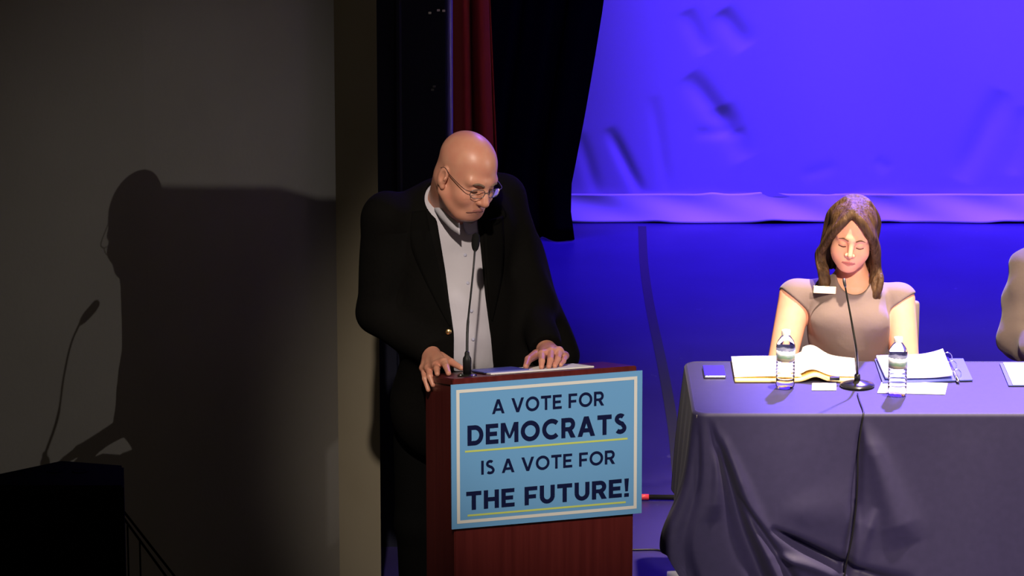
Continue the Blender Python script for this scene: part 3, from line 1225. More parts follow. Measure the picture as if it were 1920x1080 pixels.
# lapels
patch('lapel', jacket_tree, ([(799, 395), (806, 430), (822, 500), (836, 560), (845, 610)], [(772, 398), (770, 455), (790, 510), (820, 570), (843, 612)]), M_lapel, jacket)
patch('lapel', jacket_tree, ([(905, 415), (908, 470), (912, 520), (916, 560), (920, 600)], [(942, 405), (944, 465), (940, 520), (930, 570), (922, 602)]), M_lapel, jacket)
# buttons
for px, py in ((877, 531), (884, 583), (887, 636), (872, 478)):
    p, n = hit(shirt_tree, px, py, 0.001)
    if p is not None:
        bm = bmesh.new()
        lathe(bm, [(0, 0), (0.0052, 0), (0.0052, 0.0015), (0.003, 0.0022), (0, 0.0018)], 14)
        bm.transform(Matrix.Translation(p) @ n.to_track_quat('Z', 'Y').to_matrix().to_4x4())
        obj('button', bm, M_shirt_shaded, shirt, True, world=True)
p, n = hit(jacket_tree, 841, 622, 0.001)
if p is not None:
    bm = bmesh.new()
    lathe(bm, [(0, 0), (0.0095, 0), (0.0100, 0.002), (0.008, 0.0045), (0, 0.0055)], 18)
    bm.transform(Matrix.Translation(p) @ n.to_track_quat('Z', 'Y').to_matrix().to_4x4())
    obj('button', bm, M_brass, jacket, True, world=True)['label'] = 'brass jacket button'

# shirt collar: a stand around the neck and two points
ring = [W(905, 338, 12.37), W(868, 324, 12.40), W(832, 318, 12.38), W(812, 336, 12.33), W(810, 362, 12.26), W(822, 388, 12.20), W(842, 408, 12.15), W(862, 422, 12.13)]
ringw = [0.040, 0.040, 0.036, 0.026, 0.022, 0.024, 0.030, 0.030]
rs = spline(ring, 6)
cen = W(860, 380, 12.30)
V = []
for i, p in enumerate(rs):
    hgt = float(np.interp(i / 6, range(len(ringw)), ringw))
    out = p - cen
    out[2] = 0
    out /= np.linalg.norm(out)
    V.append([p + np.array([0, 0, 0.005]) - out * 0.004, p + out * 0.001, p + out * 0.004 + np.array([0, 0, -hgt * 0.55]), p + out * 0.006 + np.array([0, 0, -hgt])])
gridmesh('collar', np.array(V), M_shirt, man, 0.003, world=True)
patch('collar_point', shirt_tree, ([(838, 398), (848, 403), (858, 408)], [(846, 424), (856, 421), (866, 414)]), M_shirt_shaded, man, 0.008, 0.003, 6, 4)
patch('collar_point', shirt_tree, ([(866, 412), (880, 420), (893, 414)], [(868, 428), (876, 440), (894, 436)]), M_shirt_shaded, man, 0.008, 0.003, 6, 4)

# trousers, shoes
Ft = Field((-0.50, 11.80, 0.02), (0.10, 12.42, 1.02), 0.008)
for s, kx in ((-1, -0.30), (1, -0.08)):
    Ft.add(cap((-0.19 + s * 0.09, 12.10, 0.92), (kx, 12.12, 0.50), 0.105, 0.078), 0.05)
    Ft.add(cap((kx, 12.12, 0.50), (kx, 12.16, 0.07), 0.076, 0.062), 0.03)
Ft.add(ell((-0.19, 12.10, 0.93), (0.185, 0.135, 0.10), TM), 0.05)
link('trousers', Ft.mesh('trousers'), M_trouser, man, True, world=True)
del Ft
for kx in (-0.30, -0.08):
    Fh = Field((kx - 0.08, 11.92, -0.002), (kx + 0.10, 12.28, 0.14), 0.006)
    Fh.add(cap((kx, 12.20, 0.045), (kx + 0.02, 12.02, 0.035), 0.042, 0.040), 0.02)
    Fh.add(cap((kx, 12.19, 0.05), (kx, 12.17, 0.09), 0.04, 0.045), 0.02)
    Fh.sub(rbox((kx, 12.1, -0.05), (0.2, 0.3, 0.052), 0.001), 0.004)
    link('shoe', Fh.mesh('shoe'), M_black_gloss, man, True, world=True)

# glasses
gl = empty('glasses', (0, 0, 0))
gl.parent = man
gl.location = Vector(HM.p(0, 0.10, -0.012)) - Vector(man_base)
gl['label'] = 'thin metal framed glasses'


def hp(*q):
    return HM.p(*q)


for s in (-1, 1):
    pts = []
    for k in range(25):
        a = 2 * math.pi * k / 24
        x = s * 0.0335 + 0.0245 * math.copysign(abs(math.cos(a)) ** 0.8, math.cos(a))
        z = -0.008 + 0.0155 * math.copysign(abs(math.sin(a)) ** 0.8, math.sin(a))
        pts.append(hp(x, 0.1065 - 3.2 * x * x, z))
    bm = bmesh.new()
    tube(bm, pts, 0.00115, 6, False)
    rim = obj('rim', bm, M_steel, gl, True, world=True)
    bm = bmesh.new()
    c = bm.verts.new(hp(s * 0.0335, 0.1065 - 3.2 * 0.0335 ** 2 + 0.001, -0.008))
    vs = [bm.verts.new(p) for p in pts[:-1]]
    for k in range(24):
        bm.faces.new((c, vs[k], vs[(k + 1) % 24]))
    ob = obj('lens', bm, M_glass, gl, True, world=True)
    bm = bmesh.new()
    tube(bm, spline([hp(s * 0.058, 0.096, -0.002), hp(s * 0.076, 0.080, 0.000), hp(s * 0.083, 0.02, 0.006), hp(s * 0.084, -0.012, 0.014), hp(s * 0.082, -0.030, 0.002)], 5), 0.0013, 6)
    obj('temple_arm', bm, M_steel if s > 0 else mat('dark_temple', (0.05, 0.02, 0.02), 0.4), gl, True, world=True)
bm = bmesh.new()
tube(bm, spline([hp(-0.010, 0.1060, -0.003), hp(0, 0.1105, 0.000), hp(0.010, 0.1060, -0.003)], 5), 0.0012, 6)
obj('bridge', bm, M_steel, gl, True, world=True)
mt = bvh(man)


def on_face(H, tree, x, z, off):
    o = Vector(H.p(x, 0.25, z))
    d = -Vector(H.M[1])
    loc, nor, i, dd = tree.ray_cast(o, d)
    if loc is None:
        loc = Vector(H.p(x, 0.08, z))
    return loc - d * off


for s in (-1, 1):
    bm = bmesh.new()
    tube(bm, spline([on_face(HM, mt, s * 0.014, 0.014, 0.001), on_face(HM, mt, s * 0.032, 0.019, 0.001), on_face(HM, mt, s * 0.048, 0.013, 0.001)], 5), [0.0020] + [0.0040] * 8 + [0.0026, 0.001], 6)
    obj('eyebrow', bm, mat('grey_brow', (0.16, 0.10, 0.07), 0.8), man, True, world=True)
    bm = bmesh.new()
    tube(bm, spline([on_face(HM, mt, s * 0.020, -0.0125, 0.0004), on_face(HM, mt, s * 0.032, -0.0145, 0.0004), on_face(HM, mt, s * 0.044, -0.0115, 0.0004)], 5), 0.0020, 6)
    obj('eyelash', bm, M_lash, man, True, world=True)

bm = bmesh.new()
tube(bm, spline([on_face(HM, mt, x, z, 0.0002) for x, z in ((-0.036, -0.0815), (-0.024, -0.0765), (-0.010, -0.0728), (0.0, -0.0722), (0.012, -0.0730), (0.026, -0.0780))], 5),
     [0.0008] + [0.0019] * 23 + [0.0012, 0.0008], 6)
obj('mouth', bm, mat('mouth_line', (0.13, 0.045, 0.035), 0.7), man, True, world=True)['label'] = 'dark line of the closed mouth'

# ------------------------------------------------------------------ the table
TZ = 0.752
ty0, ty1 = onz(1500, 776, TZ)[1], onz(1500, 677, TZ)[1]
tx0 = 0.603
tx1 = 3.05
tb = empty('folding_table', (1.8, (ty0 + ty1) / 2, 0))
tag(tb, 'long folding table standing under the navy tablecloth', 'table')
bm = bmesh.new()
box(bm, (tx0 + 0.012, ty0 + 0.012, TZ - 0.035), (tx1 - 0.012, ty1 - 0.012, TZ - 0.006), 0.004)
obj('table_top', bm, mat('table_laminate', (0.3, 0.28, 0.25), 0.5), tb, world=True)
for x in (tx0 + 0.25, tx1 - 0.25):
    for y in (ty0 + 0.12, ty1 - 0.12):
        bm = bmesh.new()
        tube(bm, [(x, y, 0.0), (x, y, TZ - 0.036)], 0.014, 12)
        obj('leg', bm, M_steel, tb, True, world=True)

# tablecloth: top and hanging sides, built as one sheet
path = []
rc = 0.05
nL, nF, nR, nB = 46, 340, 30, 60


def seg(a, b, n, out):
    return [(np.array(a) + (np.array(b) - np.array(a)) * k / n, np.array(out, float)) for k in range(n)]


def corner(c, a0, a1, n):
    return [(np.array(c) + rc * np.array([math.cos(a), math.sin(a)]), np.array([math.cos(a), math.sin(a)])) for a in [math.radians(a0 + (a1 - a0) * k / n) for k in range(n)]]


path += seg((tx0, ty1 - rc), (tx0, ty0 + rc), nL, (-1, 0))
path += corner((tx0 + rc, ty0 + rc), 180, 270, 14)
mid = 1.80
path += seg((tx0 + rc, ty0), (mid, ty0), nF, (0, -1))
path += seg((mid, ty0), (tx1 - rc, ty0), 60, (0, -1))
path += corner((tx1 - rc, ty0 + rc), 270, 360, 10)
path += seg((tx1, ty0 + rc), (tx1, ty1 - rc), nR, (1, 0))
path += corner((tx1 - rc, ty1 - rc), 0, 90, 10)
path += seg((tx1 - rc, ty1), (tx0 + rc, ty1), nB, (0, 1))
path += corner((tx0 + rc, ty1 - rc), 90, 180, 14)
NP = len(path)
NV = 110


def fx(px, py):
    """front drape: pixel -> (x, z)"""
    p = ony(px, py, ty0 - 0.03)
    return p[0], p[2]


FOLDS = [((1333, 800), (1440, 1110), 0.026, -0.042), ((1310, 790), (1318, 1110), 0.016, -0.020), ((1360, 830), (1470, 1110), 0.030, 0.020), ((1300, 785), (1296, 1110), 0.012, 0.018),
         ((1395, 940), (1500, 1110), 0.018, -0.030), ((1618, 775), (1604, 960), 0.016, -0.016), ((1604, 950), (1586, 1066), 0.016, -0.022), ((1586, 1066), (1560, 1130), 0.03, -0.020),
         ((1455, 996), (1590, 1072), 0.022, -0.048), ((1452, 1040), (1590, 1078), 0.025, 0.020), ((1622, 800), (1690, 1000), 0.05, 0.016), ((1585, 1062), (1700, 1100), 0.025, -0.025),
         ((1470, 960), (1600, 960), 0.08, 0.006), ((1640, 960), (1600, 1060), 0.03, 0.012), ((1345, 790), (1350, 960), 0.018, 0.010)]
FW = [(fx(*a), fx(*b), w_, d_) for a, b, w_, d_ in FOLDS]


def soft(x, z, a, b, wdt, dep):
    d = np.array([b[0] - a[0], b[1] - a[1]])
    L = np.hypot(*d)
    t = ((x - a[0]) * d[0] + (z - a[1]) * d[1]) / L / L
    s = ((x - a[0]) * -d[1] + (z - a[1]) * d[0]) / L
    env = np.clip((t + 0.08) / 0.35, 0, 1) * np.clip((1.12 - t) / 0.2, 0, 1)
    w2 = wdt * (0.45 + 0.75 * np.clip(t, 0, 1))
    return dep * env * np.exp(-(s / w2) ** 2)


V = np.zeros((NP + 1, NV, 3))
for i in range(NP + 1):
    (q, out) = path[i % NP]
    left = max(0.0, -out[0])
    hem = 0.012
    if left > 0.01 or (q[0] < tx0 + 0.02):
        yy = (q[1] - ty0) / (ty1 - ty0)
        hem = 0.012 + 0.34 * np.clip(left * 1.4, 0, 1) * np.clip(0.75 + yy * 0.1, 0, 1)
    for j in range(NV):
        t = j / (NV - 1)
        r = 0.012
        if j < 6:                       # rounded edge
            a = j / 6 * math.pi / 2
            z = TZ - r + r * math.cos(a)
            off = -r + r * math.sin(a)
            v = 0
        else:
            v = (j - 6) / (NV - 7)
            z = (TZ - r) * (1 - v) + hem * v
            off = 0.0
        wf = min(max((-out[1] - 0.3) / 0.7, 0.0), 1.0)
        wl = min(max((left - 0.3) / 0.7, 0.0), 1.0)
        off += v * (0.055 - 0.025 * wl)
        if wf > 0:
            f = sum(soft(q[0], z, *w_) for w_ in FW)
            f += 0.004 * v * math.sin(q[0] * 21 + 1.0) + 0.006 * v * math.sin(q[0] * 9.0 + 2 * v)
            off += wf * f * min(1.0, v * 8)
        if wl > 0:
            off += wl * (0.006 * math.sin(v * 2.6) + 0.008 * v * math.sin(q[1] * 30 + 2))
        if left < 0.01 and wf == 0:
            off += 0.02 * v * math.sin((q[0] + q[1]) * 18)
        V[i, j] = (q[0] + out[0] * off, q[1] + out[1] * off, z)
# the cloth corner kicks out to the left
for i in range(NP + 1):
    q, out = path[i % NP]
    dcn = np.hypot(q[0] - tx0 - 0.02, q[1] - ty0 - 0.05)
    k = math.exp(-(dcn / 0.14) ** 2)
    for j in range(6, NV):
        z = V[i, j, 2]
        V[i, j, 0] -= k * 0.066 * math.exp(-((z - 0.29) / 0.15) ** 2)
cl = gridmesh('tablecloth', V, M_cloth, None, 0.003, world=True, origin=(1.8, (ty0 + ty1) / 2, 0))
tag(cl, 'navy tablecloth draped to the floor over the long table', 'tablecloth')
# top surface of the cloth: fan strips inward
bm = bmesh.new()
topring = [V[i, 0].copy() for i in range(NP)]
xsT = np.linspace(tx0 + rc, tx1 - rc, 140)
ysT = np.linspace(ty0 + 0.0, ty1 - 0.0, 24)
X, Y = np.meshgrid(xsT, ysT, indexing='ij')
rr = 0.0012 * np.sin(X * 17 + Y * 3) * np.sin(Y * 9) + 0.0008 * np.sin(X * 41 + Y * 11)
e_ = np.minimum(np.minimum(X - tx0, tx1 - X), np.minimum(Y - ty0, ty1 - Y))
Zt = TZ + rr * np.clip(e_ / 0.08, 0, 1)
outer = [bm.verts.new((tx0 + rc + (p[0] - tx0 - rc) * 1.0, p[1], TZ)) for p in topring]
cen_ring = []
for (q, out), p in zip(path, topring):
    cen_ring.append(bm.verts.new((min(max(p[0], tx0 + 0.10), tx1 - 0.10), min(max(p[1], ty0 + 0.10), ty1 - 0.10), TZ)))
for i in range(NP):
    j = (i + 1) % NP
    try:
        bm.faces.new((outer[i], outer[j], cen_ring[j], cen_ring[i]))
    except ValueError:
        pass
bmesh.ops.remove_doubles(bm, verts=bm.verts, dist=1e-5)
a = bm.verts.new((tx0 + 0.10, ty0 + 0.10, TZ))
b = bm.verts.new((tx1 - 0.10, ty0 + 0.10, TZ))
c = bm.verts.new((tx1 - 0.10, ty1 - 0.10, TZ))
d = bm.verts.new((tx0 + 0.10, ty1 - 0.10, TZ))
bm.faces.new((a, b, c, d))
obj('cloth_top', bm, M_cloth, cl, world=True)

TS = TZ + 0.0015          # what stands on the cloth


def ontab(px, py, z=TS):
    return onz(px, py, z)


# ------------------------------------------------------------------ things on the table
def flat_quad(name, px4, th, m, label, cat, z=TS, group=None, lift=0.0, parent=None):
    P = [ontab(a, b, z) for a, b in px4]
    c = sum(P) / 4
    bm = bmesh.new()
    A_ = [bm.verts.new(p) for p in P]
    B_ = [bm.verts.new(p + np.array([0, 0, th])) for p in P]
    bm.faces.new(A_[::-1])
    bm.faces.new(B_)
    for i in range(4):
        bm.faces.new((A_[i], A_[(i + 1) % 4], B_[(i + 1) % 4], B_[i]))
    if parent is not None:
        return obj(name, bm, m, parent, world=True)
    return tag(obj(name, bm, m, None, origin=(c[0], c[1], z), world=True), label, cat, group)


# phone
pc = ontab(1339, 700)
ph = empty('phone', tuple(pc), 0.0)
tag(ph, 'flat phone with a bright silver edge on the table corner', 'phone')
bm = bmesh.new()
box(bm, (-0.038, -0.070, 0.0), (0.038, 0.070, 0.010), 0.004)
obj('case', bm, M_chrome, ph)
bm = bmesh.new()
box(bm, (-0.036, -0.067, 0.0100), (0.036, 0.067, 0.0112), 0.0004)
obj('screen', bm, M_screen_reflection, ph)

# open notebook with yellow sheets under its white pages
nbc = ontab(1490, 716)
nb = empty('open_notebook', tuple(nbc))
tag(nb, 'open notebook with curling white pages over yellow sheets before the woman', 'notebook')
nl, nr = ontab(1378, 717), ontab(1605, 717)
bl, br = ontab(1371, 676), ontab(1602, 679)


def sheet(name, hf, u0, u1, m, th, z0=0.0, v0=0.0, v1=1.0, parent=nb):
    us = np.linspace(u0, u1, 44)
    vs = np.linspace(v0, v1, 8)
    V = np.zeros((len(us), len(vs), 3))
    for i, u in enumerate(us):
        for j, v in enumerate(vs):
            f = nl + (nr - nl) * u
            b = bl + (br - bl) * u
            p = f + (b - f) * v
            V[i, j] = p + np.array([0, 0, z0 + hf(u, v)])
    return gridmesh(name, V, m, parent, th, world=True)


hump = lambda u, v: 0.030 * math.exp(-((u - 0.64) / 0.11) ** 2) * (0.75 + 0.35 * v) + 0.012 * np.clip((1 - u) / 0.3, 0, 1) * (u > 0.58) * v
yhump = lambda u, v: 0.019 * math.exp(-((u - 0.665) / 0.085) ** 2)
sheet('yellow_sheet', lambda u, v: 0.004 + yhump(u, v), 0.0, 1.0, M_yellow, 0.006, 0.0, -0.01, 0.95)
sheet('white_page', lambda u, v: 0.0115 + 0.004 * math.sin(u * 5) + 0.012 * np.clip((u - 0.42) / 0.13, 0, 1) * v * 0.6, 0.0, 0.55, M_paper, 0.004, 0.0, 0.10, 1.02)
sheet('white_page', lambda u, v: 0.012 + hump(u, v), 0.50, 1.0, M_paper, 0.003, 0.0, 0.13, 1.02)
clip = ontab(1565, 713, TS + 0.014)
bm = bmesh.new()
box(bm, clip + np.array([-0.017, -0.006, 0.0]), clip + np.array([0.017, 0.008, 0.012]), 0.002)
obj('clip', bm, M_black, nb, world=True)['label'] = 'black clip on the page edge'

flat_quad('card', [(1522, 732), (1568, 732), (1568, 719), (1523, 719)], 0.002, M_paper, 'small white card lying below the open notebook', 'card')
flat_quad('paper_sheet', [(1645, 737), (1772, 740), (1777, 719), (1654, 715)], 0.0015, M_paper, 'white sheet lying behind the right bottle, under the ring binder', 'paper')

# ring binder
bd = empty('ring_binder', tuple(ontab(1735, 705)))
tag(bd, 'blue ring binder open at a thick stack of white paper', 'binder')
flat_quad('cover', [(1655, 719), (1824, 714), (1806, 674), (1640, 675)], 0.004, M_binder, '', '', TS + 0.002, parent=bd)
us = np.linspace(0, 1, 24)
vs = np.linspace(0, 1, 10)
f0, f1, b1, b0 = ontab(1660, 714, TS + 0.004), ontab(1786, 712, TS + 0.004), ontab(1768, 672, TS + 0.004), ontab(1643, 675, TS + 0.004)
V = np.zeros((24, 10, 3))
for i, u in enumerate(us):
    for j, v in enumerate(vs):
        p = (f0 + (f1 - f0) * u) * (1 - v) + (b0 + (b1 - b0) * u) * v
        V[i, j] = p + np.array([0, 0, 0.012 + 0.016 * np.clip((u - 0.55) / 0.45, 0, 1) ** 2 * (0.45 + 0.75 * v)])
gridmesh('page_stack', V, M_paper, bd, 0.010, world=True)
for k, t in enumerate((0.10, 0.5, 0.90)):
    c = ontab(1797, 713, TS) + (ontab(1776, 673, TS) - ontab(1797, 713, TS)) * t
    bm = bmesh.new()
    pts = [c + np.array([0.017 * math.cos(a) - 0.004, 0, 0.012 + 0.019 * math.sin(a)]) for a in np.linspace(-0.3, math.pi + 0.3, 16)]
    tube(bm, pts, 0.0018, 8)
    obj('ring', bm, M_chrome, bd, True, world=True)
bm = bmesh.new()
c0, c1 = ontab(1797, 715, TS + 0.008), ontab(1776, 672, TS + 0.008)
tube(bm, [c0, c1], 0.006, 8)
obj('ring_spine', bm, M_chrome, bd, True, world=True)

# folder with white sheets at the right end
fd = empty('folder', tuple(ontab(1925, 705)))
tag(fd, 'blue folder holding white sheets before the man in brown', 'folder')
flat_quad('cover', [(1891, 724), (2060, 724), (2040, 681), (1874, 682)], 0.003, M_binder, '', '', TS + 0.001, parent=fd)
flat_quad('sheet', [(1899, 722), (2050, 722), (2034, 681), (1881, 681)], 0.003, M_paper, '', '', TS + 0.0045, parent=fd)


# water bottles
def bottle(px, py, label):
    root = empty('water_bottle', tuple(ontab(px, py)))
    tag(root, label, 'bottle', 'water bottles on the table')
    prof = [(0, 0.004), (0.022, 0.0), (0.029, 0.002), (0.0322, 0.010)]
    z = 0.014
    while z < 0.092:
        prof += [(0.0322, z), (0.0322, z + 0.006), (0.0300, z + 0.009)]
        z += 0.012
    prof += [(0.0322, 0.098), (0.0316, 0.100), (0.0316, 0.142), (0.0324, 0.146), (0.0315, 0.153), (0.0270, 0.166), (0.0190, 0.178), (0.0130, 0.186), (0.0125, 0.190), (0, 0.190)]
    bm = bmesh.new()
    lathe(bm, prof, 36)
    smooth_by_angle(obj('body', bm, M_shell, root), 60)
    bm = bmesh.new()
    lathe(bm, [(0, 0.006)] + [(max(r - 0.0012, 0.001), z_) for r, z_ in prof[2:] if z_ < 0.187] + [(0, 0.186)], 36)
    smooth_by_angle(obj('water', bm, M_water, root), 60)
    bm = bmesh.new()
    lathe(bm, [(0.0320, 0.0985), (0.0326, 0.0985), (0.0326, 0.1435), (0.0320, 0.1435), (0.0320, 0.0985)], 36)
    obj('label', bm, M_label, root, True)
    bm = bmesh.new()
    lathe(bm, [(0.0130, 0.187), (0.0150, 0.187), (0.0152, 0.200), (0.0138, 0.203), (0, 0.203)], 30)
    smooth_by_angle(obj('cap', bm, M_sign_white, root), 40)
    return root


bottle(1472, 727, 'clear water bottle standing in front of the open notebook')
bottle(1682, 741, 'clear water bottle standing in front of the ring binder')

# desk microphone
dm = empty('desk_microphone', tuple(ontab(1607, 724)))
tag(dm, 'black desk microphone with round base and long thin gooseneck', 'microphone')
bm = bmesh.new()
lathe(bm, [(0, 0.0005), (0.058, 0.0005), (0.0605, 0.004), (0.058, 0.008), (0.040, 0.014), (0.018, 0.020), (0.013, 0.021), (0, 0.021)], 40)
obj('base', bm, M_black_gloss, dm, True)
bm = bmesh.new()
lathe(bm, [(0, 0.02), (0.0105, 0.02), (0.0105, 0.040), (0.007, 0.044), (0, 0.044)], 18)
obj('socket', bm, M_black, dm, True)
o_ = np.array(dm.location)
gd = 13.26
bm = bmesh.new()
gp = spline([o_ + np.array([0, 0, 0.04]), W(1606, 660, gd), W(1598, 610, gd), W(1590, 566, gd), W(1584.5, 536, gd)], 8)
tube(bm, gp, [0.0044 - 0.0015 * i / len(gp) for i in range(len(gp))], 10)
obj('gooseneck', bm, M_black_gloss, dm, True, world=True)
bm = bmesh.new()
tube(bm, [W(1585, 539, gd), W(1584.3, 535, gd), W(1582.8, 527, gd), W(1582.2, 522.5, gd), W(1582.1, 522, gd)], [0.003, 0.0050, 0.0055, 0.0046, 0.001], 12)
obj('capsule', bm, M_steel, dm, True, world=True)

# its cable over the table edge
yd = ty0 - 0.012
pts = [ontab(1608, 738, TS + 0.003), ontab(1612, 752, TS + 0.003), ontab(1618, 768, TS + 0.003), np.array([*ony(1619, 777, ty0 - 0.006)])]
for px, py, k in ((1615, 800, 0.012), (1609, 850, 0.020), (1608, 900, 0.026), (1605, 950, 0.030), (1597, 1010, 0.034), (1586, 1062, 0.036), (1582, 1100, 0.04)):
    pts.append(ony(px, py, ty0 - k))
bm = bmesh.new()
tube(bm, spline(pts, 6), 0.0028, 8)
tag(obj('cable', bm, M_black, None, True, origin=tuple(pts[0]), world=True), 'black cable running from the desk microphone down the tablecloth front', 'cable')

# ------------------------------------------------------------------ things on the stage floor
rd = empty('stand_leg', tuple(onz(1230, 933, 0.011)))
rd.name = 'floor_rod'
tag(rd, 'black rod with a red tip lying on the floor beside the sign', 'rod')
a, b = onz(1201, 932, 0.013), onz(1216, 932, 0.013)
e = onz(1420, 934, 0.013)
bm = bmesh.new()
tube(bm, [b, e], 0.0095, 14)
obj('shaft', bm, M_black, rd, True, world=True)
bm = bmesh.new()
tube(bm, [a - np.array([0.004, 0, 0]), a, b + np.array([0.001, 0, 0])], [0.008, 0.0115, 0.0115], 14)
obj('tip', bm, M_red_plastic, rd, True, world=True)
bm = bmesh.new()
pts = [onz(a_, b_, 0.004) for a_, b_ in ((1120, 1032), (1190, 1031), (1232, 1031), (1256, 1039), (1276, 1052), (1300, 1057), (1360, 1050))]
tube(bm, spline(pts, 6), 0.0035, 8)
tag(obj('cable', bm, M_black, None, True, origin=tuple(pts[2]), world=True), 'thin black cable on the blue lit floor between lectern and tablecloth', 'cable')
P = [onz(a_, b_, 0.0) for a_, b_ in ((1249, 1092), (1300, 1090), (1300, 1074), (1251, 1076))]
bm = bmesh.new()
A_ = [bm.verts.new(p + np.array([0, 0, 0.001])) for p in P]
B_ = [bm.verts.new(p + np.array([0, 0, 0.010])) for p in P]
bm.faces.new(A_[::-1])
bm.faces.new(B_)
for i in range(4):
    bm.faces.new((A_[i], A_[(i + 1) % 4], B_[(i + 1) % 4], B_[i]))
tag(obj('card', bm, M_paper, None, origin=tuple(P[0]), world=True), 'white flat card on the floor at the foot of the tablecloth', 'card')

# ------------------------------------------------------------------ the woman
HW = Frame(W(1597, 440, 13.80), -5, 11, -8, 0.97)
wb = np.array([1.2, 13.62, 0.0])
cs = W(1592, 600, 13.90)
neckw = W(1598, 527, 13.92)
sR, sL = W(1492, 556, 13.92), W(1684, 562, 13.92)
eR, eL = W(1463, 692, 13.86), W(1698, 692, 13.86)
hR, hL = W(1550, 738, 13.62), W(1640, 738, 13.62)
Fw = Field((0.82, 13.18, 0.36), (1.60, 13.86, 1.29), [0.0026, 0.0029, 0.0026])
sculpt_head(Fw, HW, False)
Fw.add(cap(HW.p(0, -0.030, -0.05), neckw, 0.049, 0.052), 0.025)
Fw.add(cap(neckw, W(1598, 556, 13.90), 0.055, 0.08), 0.04)
Fw.add(cap(neckw + np.array([0, 0.01, -0.03]), sR, 0.050, 0.048), 0.04)
Fw.add(cap(neckw + np.array([0, 0.01, -0.03]), sL, 0.050, 0.048), 0.04)
Fw.add(ell(cs, (0.145, 0.085, 0.17)), 0.04)
Fw.add(cap(cs, (1.2, 13.62, 0.52), 0.09, 0.12), 0.04)
for a, b, c in ((sR, eR, hR), (sL, eL, hL)):
    Fw.add(cap(a, b, 0.060, 0.050), 0.02)
    Fw.add(cap(b, c, 0.046, 0.026), 0.02)
for s, hq in ((-1, hR), (1, hL)):
    kn = [hq + np.array([-s * (0.030 + 0.012 * k), -0.055, 0.006 - 0.007 * k]) for k in range(4)]
    fg = []
    for k, p in enumerate(kn):
        l1 = (0.036, 0.040, 0.038, 0.030)[k]
        fg.append([(p, 0.0095), (p + np.array([-s * l1 * 0.6, -l1 * 0.7, -0.008]), 0.0085), (p + np.array([-s * l1 * 1.4, -l1 * 0.9, -0.022]), 0.007)])
    th = [(hq + np.array([-s * 0.01, -0.01, 0.014]), 0.013), (hq + np.array([-s * 0.036, -0.03, 0.022]), 0.0105), (hq + np.array([-s * 0.060, -0.050, 0.016]), 0.008)]
    hand(Fw, hq, kn, fg, th, 0.026)
for s in (-1, 1):
    Fw.add(cap((1.2 + s * 0.09, 13.66, 0.52), (1.2 + s * 0.10, 13.26, 0.50), 0.08, 0.062), 0.03)
me = Fw.mesh('person')
lip_slots(me, Fw, HW, 0.0235)
wom = link('person', me, [M_skin_woman, M_lip_woman], None, True, origin=tuple(wb), world=True)
tag(wom, 'woman with long brown hair and taupe dress looking down at the table', 'person')
wt = bvh(wom)
del Fw

# dress
Fd = Field((0.84, 13.22, 0.40), (1.58, 14.02, 1.12), 0.0045)
nb_ = neckw + np.array([0, 0.01, -0.03])
for s, sh, el in ((-1, sR, eR), (1, sL, eL)):
    Fd.add(cap(nb_, sh, 0.056, 0.054), 0.04)
    Fd.add(cap(sh, sh + (el - sh) * 0.45, 0.062, 0.070), 0.03)
# cap sleeves end over the upper arm
for s, sh, el in ((-1, sR, eR), (1, sL, eL)):
    d = (el - sh) / np.linalg.norm(el - sh)
    d2 = d + np.array([s * 0.70, 0, 0])
    d2 /= np.linalg.norm(d2)
    c = sh + d * 0.022 + d2 * 0.12
    a = np.cross(d2, [0, 1.0, 0])
    a /= np.linalg.norm(a)
    Fd.sub(rbox(c, (0.12, 0.25, 0.20), 0.002, np.array([d2, a, np.cross(d2, a)])), 0.003)
Fd.add(ell(cs, (0.150, 0.105, 0.185)), 0.02)
for s in (-1, 1):
    Fd.add(ell(cs + np.array([s * 0.066, -0.068, 0.010]), (0.070, 0.056, 0.064)), 0.04)
Fd.add(cap(cs + np.array([0, 0, -0.06]), (1.2, 13.64, 0.54), 0.128, 0.150), 0.05)
Fd.add(cap(nb_ + np.array([0, -0.015, -0.02]), nb_ + np.array([0, 0.0, 0.02]), 0.078, 0.060), 0.03)
for s in (-1, 1):
    Fd.add(cap((1.2 + s * 0.085, 13.66, 0.53), (1.2 + s * 0.095, 13.30, 0.51), 0.098, 0.082), 0.05)
Fd.noise(0.0014, 26, 11)
# round neckline
Fd.sub(cap(neckw + np.array([0, -0.12, 0.046]), neckw + np.array([0, 0.06, 0.058]), 0.066, 0.060), 0.004)
dress = link('dress', Fd.mesh('dress'), M_dress, wom, True, world=True)
dt = bvh(dress)
del Fd

# name badge
p, n = hit(dt, 1552, 546, 0.022)
n = Vector((n.x, n.y, 0)).normalized()
bm = bmesh.new()
box(bm, (-0.041, -0.0135, -0.002), (0.041, 0.0135, 0.002), 0.0015)
Mx = Matrix.Translation(p) @ Matrix.Rotation(math.radians(3), 4, 'Y') @ Matrix([[1, 0, 0, 0], [0, 0, -1, 0], [0, 1, 0, 0], [0, 0, 0, 1]])
bm.transform(Mx)
bdg = obj('name_badge', bm, M_brass, wom, world=True)
bdg['label'] = 'ivory name badge with a thin gold rim'
bm = bmesh.new()
box(bm, (-0.039, -0.0118, 0.0018), (0.039, 0.0118, 0.0028), 0.0003)
bm.transform(Mx)
obj('badge_face', bm, M_badge, bdg, world=True)
bm = bmesh.new()
box(bm, (-0.008, 0.0115, -0.003), (0.008, 0.0160, 0.001), 0.0005)
bm.transform(Mx)
obj('magnet', bm, M_black, bdg, world=True)

